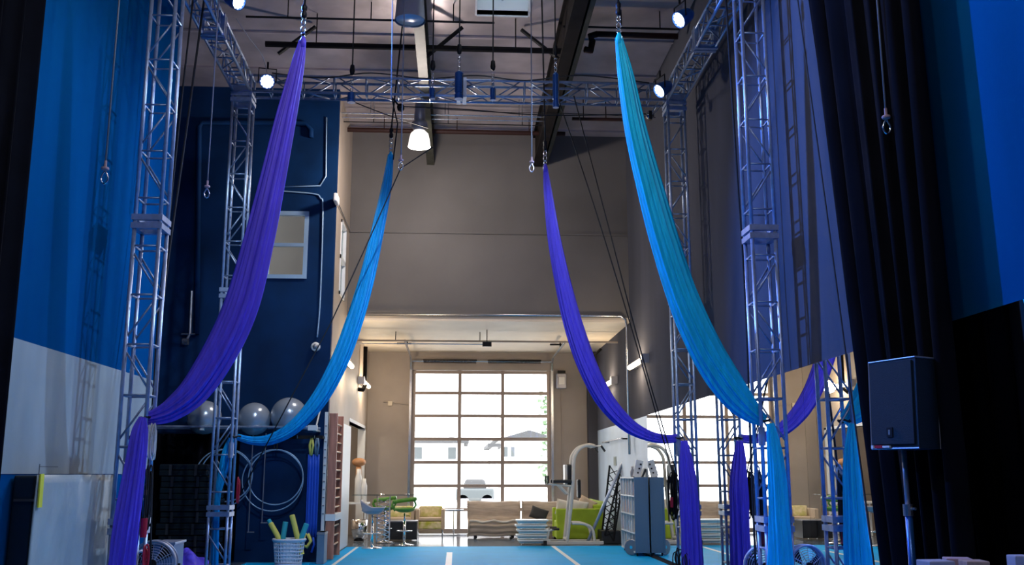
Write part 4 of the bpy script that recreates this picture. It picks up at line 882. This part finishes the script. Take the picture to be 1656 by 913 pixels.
# ================================================================== LOUNGE
def stool(px, py_seat, py_base, Y, mm, lab, flip, ring):
    x = atY(px, 850, Y).x; t = thing('bar_stool', lab, 'bar stool', (x, Y, 0), 'bar stools')
    MB().lathe((x, Y, 0), [(0, 0), (.21, 0), (.215, .012), (.06, .035), (.03, .06), (0, .06)], 28).build('base', 'chrome', t, smooth=True)
    zs = .70
    MB().rod((x, Y, .05), (x, Y, .5), .03, 14).rod((x, Y, .45), (x, Y, zs-.03), .02, 12).build('column', 'chrome', t, smooth=True)
    MB().tube([(x+.16*math.cos(k*PI/12), Y-.02+.13*math.sin(k*PI/12), .30) for k in range(24)], .012, 8, closed=True).build('footrest', 'chrome', t, smooth=True)
    MB().rod((x, Y, zs-.06), (x+.12*flip, Y-.1, zs-.09), .006).build('lever', 'black_metal', t)
    def seat(u, v):
        a = u*2*PI; rr = .21*v; return Vector((x+rr*1.05*math.cos(a), Y+rr*math.sin(a), zs-.0+.07*v**3))
    MB().grid(seat, 28, 8).build('seat', mm, t, smooth=True, solid=.035)
    if ring:
        MB().tube([(x+.23*math.cos(a), Y+.2*math.sin(a), zs+.24+.03*math.cos(a)) for a in [(-PI*.15)+k*(PI*1.3)/20 for k in range(21)]], .035, 10, sq=1.3).build('backrest', mm, t, smooth=True)
        MB().tube([(x-.24, Y+.05, zs+.24), (x-.27, Y, zs+.14), (x-.2, Y, zs+.02)], .03, 10).build('arm', mm, t, smooth=True); MB().tube([(x+.2, Y-.06, zs+.26), (x+.24, Y, zs+.14), (x+.16, Y, zs+.02)], .022, 10).build('arm', mm, t, smooth=True)
    else:
        def back(u, v):
            a = -PI*1.15+u*PI*1.3 if flip > 0 else u*PI*1.3
            return Vector((x-.0+(.2+.05*v)*math.cos(a), Y+(.2+.04*v)*math.sin(a), zs+.05+(.22*v)*(.35+.65*max(0, -math.cos(a)))))
        MB().grid(back, 28, 6).build('backrest', mm, t, smooth=True, solid=.03)
stool(602, 805, 880, 20.9, 'grey_vinyl', 'grey bar stool with scooped seat, left of the two nearest stools', 1, False)
stool(654, 805, 875, 21.75, 'green_vinyl', 'green bar stool with ring back standing before the dark cabinets', 1, True)
stool(622, 805, 868, 22.7, 'green_vinyl', 'green bar stool half hidden behind the grey one', -1, True)
# bar table with truss leg
x = atY(620, 830, 22.2).x; zt = atY(627, 800, 22.2).z
t = thing('bar_table', 'high glass bar table on a chrome lattice leg between the stools', 'table', (x, 22.2, 0))
MB().box((x, 22.2, zt), (1.35, .5, .02), bev=.005).build('top', 'glass_dark', t)
g = MB(); 
for dx in (-.14, .14): g.rod((x+dx, 22.2, 0), (x+dx, 22.2, zt-.02), .016)
for k in range(9): g.rod((x-.14, 22.2, .05+k*.1), (x+.14, 22.2, .15+k*.1), .010, 6).rod((x+.14, 22.2, .05+k*.1), (x-.14, 22.2, .15+k*.1), .010, 6)
g.build('lattice_leg', 'chrome', t)
for dx in (-.05, .5): MB().lathe((x+dx, 22.2, zt+.01), [(0, 0), (.06, 0), (.05, .02), (0, .025)], 14).build('cap', 'chrome', t)
# dark cabinets
for i, (a, b, lab) in enumerate(((624, 650, 'black low cabinet nearest the left wall under the glass bar table'), (650, 675, 'black low cabinet behind the green bar stool'))):
    x0, x1 = atY(a, 850, 23.2).x, atY(b, 850, 23.2).x; zt = atY(640, 842, 23.2).z
    t = thing('low_cabinet', lab, 'cabinet', ((x0+x1)/2, 23.5, 0), 'black low cabinets'); MB().b2((x0, 23.2, .02), (x1-.01, 23.8, zt-.02), bev=.005).build('body', 'black_box', t); MB().b2((x0-.005, 23.17, zt-.02), (x1-.005, 23.82, zt)).build('worktop', 'lamp_grey', t)
    MB().b2((x0+.03, 23.185, .08), (x1-.04, 23.2, zt-.06)).build('door', 'black_box', t)
# patterned armchairs
def patchair(a, b, lab):
    Yc = 24.4; x0, x1 = atY(a, 840, Yc).x, atY(b, 840, Yc).x; t = thing('armchair', lab, 'armchair', ((x0+x1)/2, Yc+.3, 0), 'green patterned armchairs')
    zb_ = atY(a, 822, Yc).z; zs = .42
    MB().box(((x0+x1)/2, Yc+.62, (zb_+.4)/2+.04), (x1-x0-.12, .16, zb_-.4), rx=-.12, bev=.04).build('backrest', 'pattern', t)
    MB().box(((x0+x1)/2, Yc+.3, zs), (x1-x0-.12, .6, .08), bev=.03).build('cushion', 'pillow_tan', t)
    MB().box(((x0+x1)/2, Yc+.3, zs-.14), (x1-x0-.1, .62, .18), bev=.03).build('seat', 'pattern', t)
    MB().box((x1-.04, Yc+.3, .42), (.09, .7, .48), bev=.03).build('arm', 'pillow_tan', t); MB().box((x0+.04, Yc+.3, .42), (.09, .7, .48), bev=.03).build('arm', 'pillow_tan', t)
    for x, y in ((x0+.05, Yc), (x1-.05, Yc), (x0+.05, Yc+.6), (x1-.05, Yc+.6)): MB().rod((x, y, 0), (x, y, .22), .016).build('leg', 'chrome', t)
patchair(672, 719, 'green and tan patterned armchair with tan arm, right of the dark cabinets')
patchair(622, 670, 'green and tan patterned armchair behind the dark cabinets')
# glass side table
xa, xb = atY(705, 822, 25.4).x, atY(750, 822, 25.4).x; zt = atY(730, 823, 25.4).z
t = thing('side_table', 'thin topped side table in front of the glass door, left of the sofas', 'table', ((xa+xb)/2, 25.4, 0)); MB().b2((xa, 25.25, zt-.03), (xb, 25.55, zt), bev=.005).build('top', 'steel', t); MB().rod(((xa+xb)/2+.1, 25.4, 0), ((xa+xb)/2+.1, 25.4, zt-.02), .02).build('column', 'steel', t); MB().lathe(((xa+xb)/2+.1, 25.4, 0), [(0, 0), (.2, 0), (.2, .015), (0, .02)], 24).build('base', 'steel', t)
# low tan sofas (pleated, no arms)
def togo(a, b, lab, Ys=23.9):
    x0, x1 = atY(a, 840, Ys).x, atY(b, 840, Ys).x; zt = atY(a, 811, Ys).z; t = thing('low_sofa', lab, 'sofa', ((x0+x1)/2, Ys+.4, 0), 'low tan sofas'); cx = (x0+x1)/2; W = x1-x0
    prof = [(Ys+.05, .05), (Ys, .14), (Ys-.06, .3), (Ys+.03, .40), (Ys+.35, .41), (Ys+.42, .46), (Ys+.46, zt-.06), (Ys+.56, zt), (Ys+.72, zt-.04), (Ys+.9, .35), (Ys+.95, .05)]
    def fn(u, v):
        s = v*(len(prof)-1); i = min(int(s), len(prof)-2); f = s-i; p = [prof[i][k]*(1-f)+prof[i+1][k]*f for k in (0, 1)]
        wv = .012*math.sin(v*70); pin = 1-.03*math.sin(min(1, v*2)*PI)
        return Vector((cx+(u-.5)*W*pin, p[0]-wv, p[1]+.012*math.sin(u*PI*3)*(.3 if v > .7 else 1)))
    g = MB().grid(fn, 24, 60)
    for u in (0, 1):
        ring = [g.bm.verts.new(fn(u, v/30)) for v in range(31)]; g.bm.faces.new(ring if u else ring[::-1])
    g.build('body', 'sofa_tan', t, smooth=True)
    for s in (0, 1): MB().tube(smoothpath([tuple(fn(s, v)+Vector((.0, -.01, 0))) for v in (0, .1, .2, .3, .45, .55, .6, .7)], 4), .022, 8).build('piping', 'sofa_tan', t, smooth=True)
    MB().tube(smoothpath([(x0+.02+W*.96*k/8, Ys-.03, .395+.022*math.sin(k*1.9+.5)) for k in range(9)], 5), .024, 8).build('seam_welt', 'sofa_trim', t, smooth=True)
    MB().b2((x0+.15, Ys+.1, 0), (x0+.22, Ys+.17, .07)).b2((x1-.22, Ys+.1, 0), (x1-.15, Ys+.17, .07)).b2((x0+.15, Ys+.8, 0), (x0+.22, Ys+.87, .07)).b2((x1-.22, Ys+.8, 0), (x1-.15, Ys+.87, .07)).build('foot', 'black_rubber', t)
togo(757, 842, 'low tan pleated sofa in front of the middle of the glass door'); togo(847, 932, 'low tan pleated sofa holding the dark cushion, behind the pale blue steps')
def pillow(c, w, h, d, m, lab, rz=0, ry=0, rx=0):
    c = Vector(c); R = Matrix.Rotation(rz, 4, 'Z') @ Matrix.Rotation(rx, 4, 'X') @ Matrix.Rotation(ry, 4, 'Y')
    def fn(u, v, s):
        a, b = u*2-1, v*2-1; k = (1-a**4)*(1-b**4); sq = 1-.06*(1-abs(a*b)); return c+R @ Vector((a*w/2*sq, s*d/2*k**.6, b*h/2*sq))
    m_ = MB(); m_.grid(lambda u, v: fn(u, v, 1), 12, 12); m_.grid(lambda u, v: fn(u, v, -1), 12, 12)
    bmesh.ops.remove_doubles(m_.bm, verts=m_.bm.verts, dist=.002)
    return tag(m_.build('cushion', m, smooth=True), lab, 'cushion', 'cushions in the lounge')
p = atY(871, 834, 24.2); pillow((p.x, 24.1, .56), .42, .30, .14, 'pillow_dark', 'dark grey cushion lying on the right tan sofa', ry=.35, rx=-.4)
# aerobic steps stack
Ys = 21.75; xa, xb = atY(835, 860, Ys).x, atY(887, 860, Ys).x
for k in range(5):
    h = .105; sh = (.04, .0, .02, -.02, .0)[k]; nm = ['bottom', 'second lowest', 'middle', 'second highest', 'topmost'][k]; m_ = 'step_white' if k % 2 == 0 else 'step_blue'
    t = thing('aerobic_step', 'pale blue aerobic step, %s in the stack before the sofas' % nm, 'aerobic step', ((xa+xb)/2, Ys+.2, k*h), 'stack of pale blue aerobic steps')
    MB().box(((xa+xb)/2+sh, Ys+.2, k*h+h*.5), (xb-xa-.08, .36, h*.55), bev=.01).build('riser', 'step_blue', t); MB().box(((xa+xb)/2+sh, Ys+.2, k*h+h*.80), (xb-xa, .42, h*.38), bev=.015).build('platform', 'step_white', t)
# lime armchair
Yg = 22.6; xa, xb = atY(900, 850, Yg).x, atY(976, 850, Yg).x; zt = atY(940, 822, Yg).z
t = thing('lime_armchair', 'lime green box armchair right of the sofas', 'armchair', ((xa+xb)/2, Yg+.5, 0))
MB().b2((xa, Yg, .06), (xb, Yg+.18, zt), bev=.03).build('arm', 'lime', t); MB().b2((xa, Yg+.85, .06), (xb, Yg+1.03, zt), bev=.03).build('arm', 'lime', t); MB().b2((xb-.2, Yg+.18, .06), (xb, Yg+.85, zt+.08), bev=.03).build('backrest', 'lime', t); MB().b2((xa+.02, Yg+.17, .06), (xb-.2, Yg+.86, .45), bev=.03).build('seat', 'lime', t)
for x, y in ((xa+.06, Yg+.06), (xb-.06, Yg+.06), (xa+.06, Yg+.97), (xb-.06, Yg+.97)): MB().b2((x-.03, y-.03, 0), (x+.03, y+.03, .07)).build('foot', 'black_rubber', t)
zz = zt+.03
for px, m_, lab, dy, w in ((913, 'sofa_trim', 'pale cushion at the left end of the lime armchair', .3, .4), (930, 'pillow_green', 'light green cushion behind the exercise tower', .5, .38), (948, 'pillow_tan', 'beige cushion standing highest on the lime armchair', .35, .42), (963, 'pillow_green', 'green cushion at the right end of the lime armchair', .6, .36), (933, 'sofa_trim', 'pale cushion lying flat before the beige one', .25, .5)):
    pillow((atY(px, 820, Yg+dy).x, Yg+dy, zz-.02 + (.05 if px == 948 else 0)), w, .36, .14, m_, lab, ry=.5 if px in (948,) else .2, rx=-.25)
# captain's chair exercise tower
Yp = 21.65
def P(px, py, Y=Yp): return atY(px, py, Y)
t = thing('exercise_tower', 'white steel dip and chin up tower with black pads on the blue floor edge', 'exercise machine', (P(925, 870).x, Yp+.3, 0))
for dy in (0, .55):
    k = dy; o = Vector((0, dy, 0))
    pts = [P(917, 874), P(920, 850), P(926, 790), P(928, 745), P(932, 732), P(940, 723), P(952, 719), P(962, 721)]
    pts = [Vector((q.x, Yp+dy, q.z)) for q in pts]; pts[0].z = .05
    MB().tube(smoothpath([tuple(q) for q in pts], 5), .038, 8).build('upright', 'gym_white', t, smooth=True)
    pts = [P(925, 846), P(945, 847), P(958, 855), P(962, 876)]; pts = [Vector((q.x, Yp+dy, max(q.z, .05))) for q in pts]; MB().tube(smoothpath([tuple(q) for q in pts], 5), .03, 8).build('rear_brace', 'gym_white', t, smooth=True)
    a, b = P(882, 878), P(976, 878); MB().b2((a.x, Yp+dy-.035, .01), (b.x, Yp+dy+.035, .08), bev=.01).build('foot_beam', 'gym_white', t)
    MB().b2((a.x-.04, Yp+dy-.045, .0), (a.x+.03, Yp+dy+.045, .09)).build('end_cap', 'black_rubber', t)
    pts = [P(885, 872), P(888, 858), P(897, 855)]; pts = [Vector((q.x, Yp+dy, max(q.z, .05))) for q in pts]; MB().tube([tuple(q) for q in pts], .025, 8).build('step_bar', 'gym_white', t); MB().rod(tuple(pts[2]-Vector((.06, 0, 0))), tuple(pts[2]+Vector((.10, 0, 0))), .028).build('step_grip', 'black_rubber', t)
    a, b = P(893, 778), P(925, 781); MB().tube([(b.x, Yp+dy, b.z-.06), (a.x, Yp+dy, a.z-.06), (a.x-.1, Yp+dy, a.z-.05)], .022, 8).rod((P(905, 786).x, Yp+dy, a.z-.08), (P(920, 800).x, Yp+dy, P(920, 800).z), .02).build('arm_bar', 'gym_white', t)
    MB().box(((a.x+b.x)/2, Yp+dy, a.z), (b.x-a.x-.02, .12, .07), bev=.02).build('arm_pad', 'black_rubber', t)
    MB().rod((a.x-.09, Yp+dy, a.z-.06), (a.x-.09, Yp+dy, a.z+.12), .022).build('hand_grip', 'black_rubber', t)
a = P(921, 767); MB().box((a.x, Yp+.275, a.z), (.13, .32, .45), bev=.045).build('back_pad', 'black_rubber', t); MB().box((a.x-.06, Yp+.275, a.z+.0), (.06, .33, .43), bev=.02).build('back_pad_cover', 'gym_white', t)
a = P(934, 790); MB().box((a.x+.06, Yp+.275, a.z), (.07, .25, .40), bev=.03).build('rear_pad', 'black_rubber', t)
for q in (P(962, 721), P(917, 872)): MB().rod((q.x, Yp, max(q.z, .05)), (q.x, Yp+.55, max(q.z, .05)), .03).build('cross_tube', 'gym_white', t)
q = P(962, 721); 
for y in (-.28, .83): MB().tube([(q.x, Yp+.275+(y-.275)*.4, q.z), (q.x+.1, Yp+y, q.z), (q.x+.17, Yp+y, q.z-.1)], .018).build('chin_bar', 'gym_white', t); MB().rod((q.x+.1, Yp+y, q.z), (q.x+.18, Yp+y, q.z-.12), .024).build('chin_grip', 'black_rubber', t)
# folded black lattice stands leaning at the wall
def aframe(pts, lab, m, Y):
    t = thing('lattice_stand', lab, 'stand', (atY(990, 860, Y).x, Y, 0), 'black lattice stands by the shelf')
    (a0, a1), (b0, b1) = pts; A0, A1, B0, B1 = [atY(*p, Y) for p in (a0, a1, b0, b1)]; A0.z = max(A0.z, .02); B0.z = max(B0.z, .02)
    MB().rod(A0, A1, .022).build('pole', m, t); MB().rod(B0, B1, .022).build('pole', m, t); g = MB(); n = 9
    for k in range(n): g.rod(A0.lerp(A1, k/n), B0.lerp(B1, (k+1)/n), .010, 5); g.rod(B0.lerp(B1, k/n), A0.lerp(A1, (k+1)/n), .010, 5)
    g.build('lacing', m, t)
aframe((((972, 878), (986, 752)), ((992, 878), (1000, 760))), 'black lattice stand left of the white shelf, upright one', 'black_metal', 22.3)
aframe((((992, 874), (1012, 748)), ((978, 866), (1005, 752))), 'black lattice stand leaning towards the white shelf', 'black_metal', 21.9)
a, b = atY(974, 812, 21.8), atY(1008, 745, 21.8); tag(MB().rod((a.x-.35, 21.8, .02), b, .035, 10).build('aluminium_pole', 'alu', smooth=True), 'aluminium pole leaning in front of the black lattice stands', 'pole')
a = atY(985, 808, 22.0); tag(MB().b2((a.x-.2, 21.9, .0), (a.x+.22, 22.5, .28), bev=.02).build('equipment_bag', 'black_rubber'), 'dark equipment bag on the floor left of the white shelf', 'bag')
q = atX(1000, 712, XR); t = thing('ballet_barre', 'short metal bar fixed to the pale right wall above the shelf', 'bar', q); MB().rod((XR-.15, q.y-1.4, q.z), (XR-.15, q.y+1.4, q.z), .02).build('rail', 'steel', t)
for dy in (-1.2, 1.3): MB().rod((XR, q.y+dy, q.z), (XR-.15, q.y+dy, q.z), .015).build('bracket', 'black_metal', t)
q = atX(995, 745, XR-.005); tag(MB().b2((XR-.02, q.y-.15, q.z-.1), (XR-.003, q.y+.15, q.z+.1)).b2((XR-.025, q.y-.11, q.z-.07), (XR-.018, q.y-.01, q.z+.07)).b2((XR-.025, q.y+.01, q.z-.07), (XR-.018, q.y+.11, q.z+.07)).build('light_switch', 'panel_grey'), 'double switch plate on the pale right wall behind the lattice stands', 'switch')
# white cube shelf with a blue end panel, standing against the mirror edge and facing left
Yk = 18.62; YK2 = 20.15; x0 = atY(1026, 830, Yk).x; x1 = XR-.045; zt = atY(1040, 771, Yk).z; Lk = YK2-Yk
t = thing('cube_shelf', 'white open cube shelf with blue grey end panel, standing against the mirror edge', 'shelf', ((x0+x1)/2, (Yk+YK2)/2, 0))
MB().b2((x0, Yk-.03, .06), (x1, Yk, zt), bev=.004).build('end_panel', 'cabinet_blue', t); MB().b2((x0, YK2, .06), (x1, YK2+.03, zt), bev=.004).build('end_panel', 'white_paint', t)
m_ = MB()
for k in range(1, 5): m_.b2((x0, Yk+Lk*k/5-.012, .08), (x1-.02, Yk+Lk*k/5+.012, zt-.01))
m_.build('divider', 'white_paint', t); m_ = MB()
for k in range(5): z = .06+(zt-.085)*k/4; m_.b2((x0-.004, Yk, z), (x1-.02, YK2, z+.025))
m_.build('shelf_board', 'white_paint', t); MB().b2((x1-.02, Yk, .06), (x1, YK2, zt)).build('back_panel', 'panel_grey', t)
for y in (Yk+.08, YK2-.08):
    for x in (x0+.05, x1-.06): MB().lathe((x-.012, y, .03), [(0, 0), (.03, 0), (.03, .024), (0, .024)], 12, 'X').build('castor', 'black_rubber', t)
rnd = random.Random(2)
cols_ = ['white_plastic', 'wood_brown', 'pillow_tan', 'cabinet_blue', 'lamp_grey', 'mauve_foam']
for k in range(5):
    for j in range(4):
        for n in range(2):
            y = Yk+Lk*(k+.28+.42*n)/5; z = .087+(zt-.085)*j/4; h = rnd.uniform(.18, .27)
            tag(MB().b2((x0+.03, y-.035, z), (x1-.06, y+.035, z+h)).build('storage_folder', rnd.choice(cols_)), 'upright folder or box standing in the white cube shelf', 'folder', 'folders in the cube shelf')
c = atY(1019, 876, Yk+.15); t = thing('weight_plate', 'round grey disc leaning at the foot of the white cube shelf', 'weight plate', (x0-.06, Yk+.2, 0)); r = .15
MB().lathe((x0-.03, Yk+.2, r), [(.03, -.02), (r*.9, -.02), (r, -.01), (r, .01), (r*.9, .02), (.03, .02)], 28, Vector((-.6, -.8, 0))).build('disc', 'lamp_grey', t); MB().lathe((x0-.03, Yk+.2, r), [(0, -.03), (.03, -.03), (.03, .03), (0, .03)], 16, Vector((-.6, -.8, 0))).build('hub', 'chrome', t)
# things on top of the white cube shelf
p = atY(1032, 760, Yk+.3); t = thing('picture_frame', 'white framed board leaning on top of the white cube shelf', 'frame', (p.x, Yk+.3, zt)); MB().box((p.x, Yk+.3, zt+.16), (.14, .03, .32), rx=-.1, ry=.25, bev=.004).build('board', 'white_paint', t)
for k in range(3): MB().box((p.x-.03+.03*k+.02, Yk+.28-.0, zt+.08+.08*k), (.03, .02, .03)).build('mark', 'pillow_dark', t)
p = atY(1018, 765, Yk+.7); p.x=x0+.06; tag(MB().lathe((p.x, Yk+.45, zt), [(0, 0), (.04, 0), (.045, .1), (.02, .16), (.025, .2), (0, .2)], 14).build('water_bottle', 'lamp_grey', smooth=True), 'small grey bottle on the cube shelf left of the white board', 'bottle')
p = atY(1040, 765, Yk+.4); tag(MB().box((p.x, Yk+.4, zt+.08), (.04, .2, .16), ry=.4).build('tablet', 'black_box'), 'dark slab leaning beside the white board on the cube shelf', 'tablet')
# fill lamp added inside the side room to brighten it
t = thing('side_fill_lamp', 'round fill lamp added inside the side room', 'ceiling lamp', (-3.3, 22.8, 3.02)); MB().lathe((-3.3, 22.8, 3.02), [(0, 0), (.15, .01), (.18, .05), (.18, .08), (0, .08)], 20).build('shade', 'dome_lit', t)
l = bpy.data.lights.new('side_fill_light', 'POINT'); l.energy = 60; l.color = (1, .85, .65); l.shadow_soft_size = .15; o = bpy.data.objects.new('side_fill_light', l); COL.objects.link(o); o.location = (-3.3, 22.8, 2.9)
# ================================================================== CAMERA, WORLD
cam = bpy.data.cameras.new('camera'); co = bpy.data.objects.new('camera', cam); COL.objects.link(co)
cam.sensor_fit = 'HORIZONTAL'; cam.sensor_width = 36; cam.lens = 36*F/1656
Mx = Matrix((( _rt.x, _up.x, -_fw.x, 0), (_rt.y, _up.y, -_fw.y, 0), (_rt.z, _up.z, -_fw.z, EYE), (0, 0, 0, 1)))
co.matrix_world = Mx; bpy.context.scene.camera = co; cam.clip_end = 300
cam.clip_start = .05
w = bpy.data.worlds.new('world'); bpy.context.scene.world = w; w.use_nodes = True
bg = w.node_tree.nodes['Background']; bg.inputs[0].default_value = (.96, .97, 1, 1); bg.inputs[1].default_value = 7.0
sc = bpy.context.scene
sc.view_settings.view_transform = 'Standard'; sc.view_settings.look = 'None'; sc.view_settings.gamma = 1; sc.view_settings.exposure = .0; sc.view_settings.use_curve_mapping = False
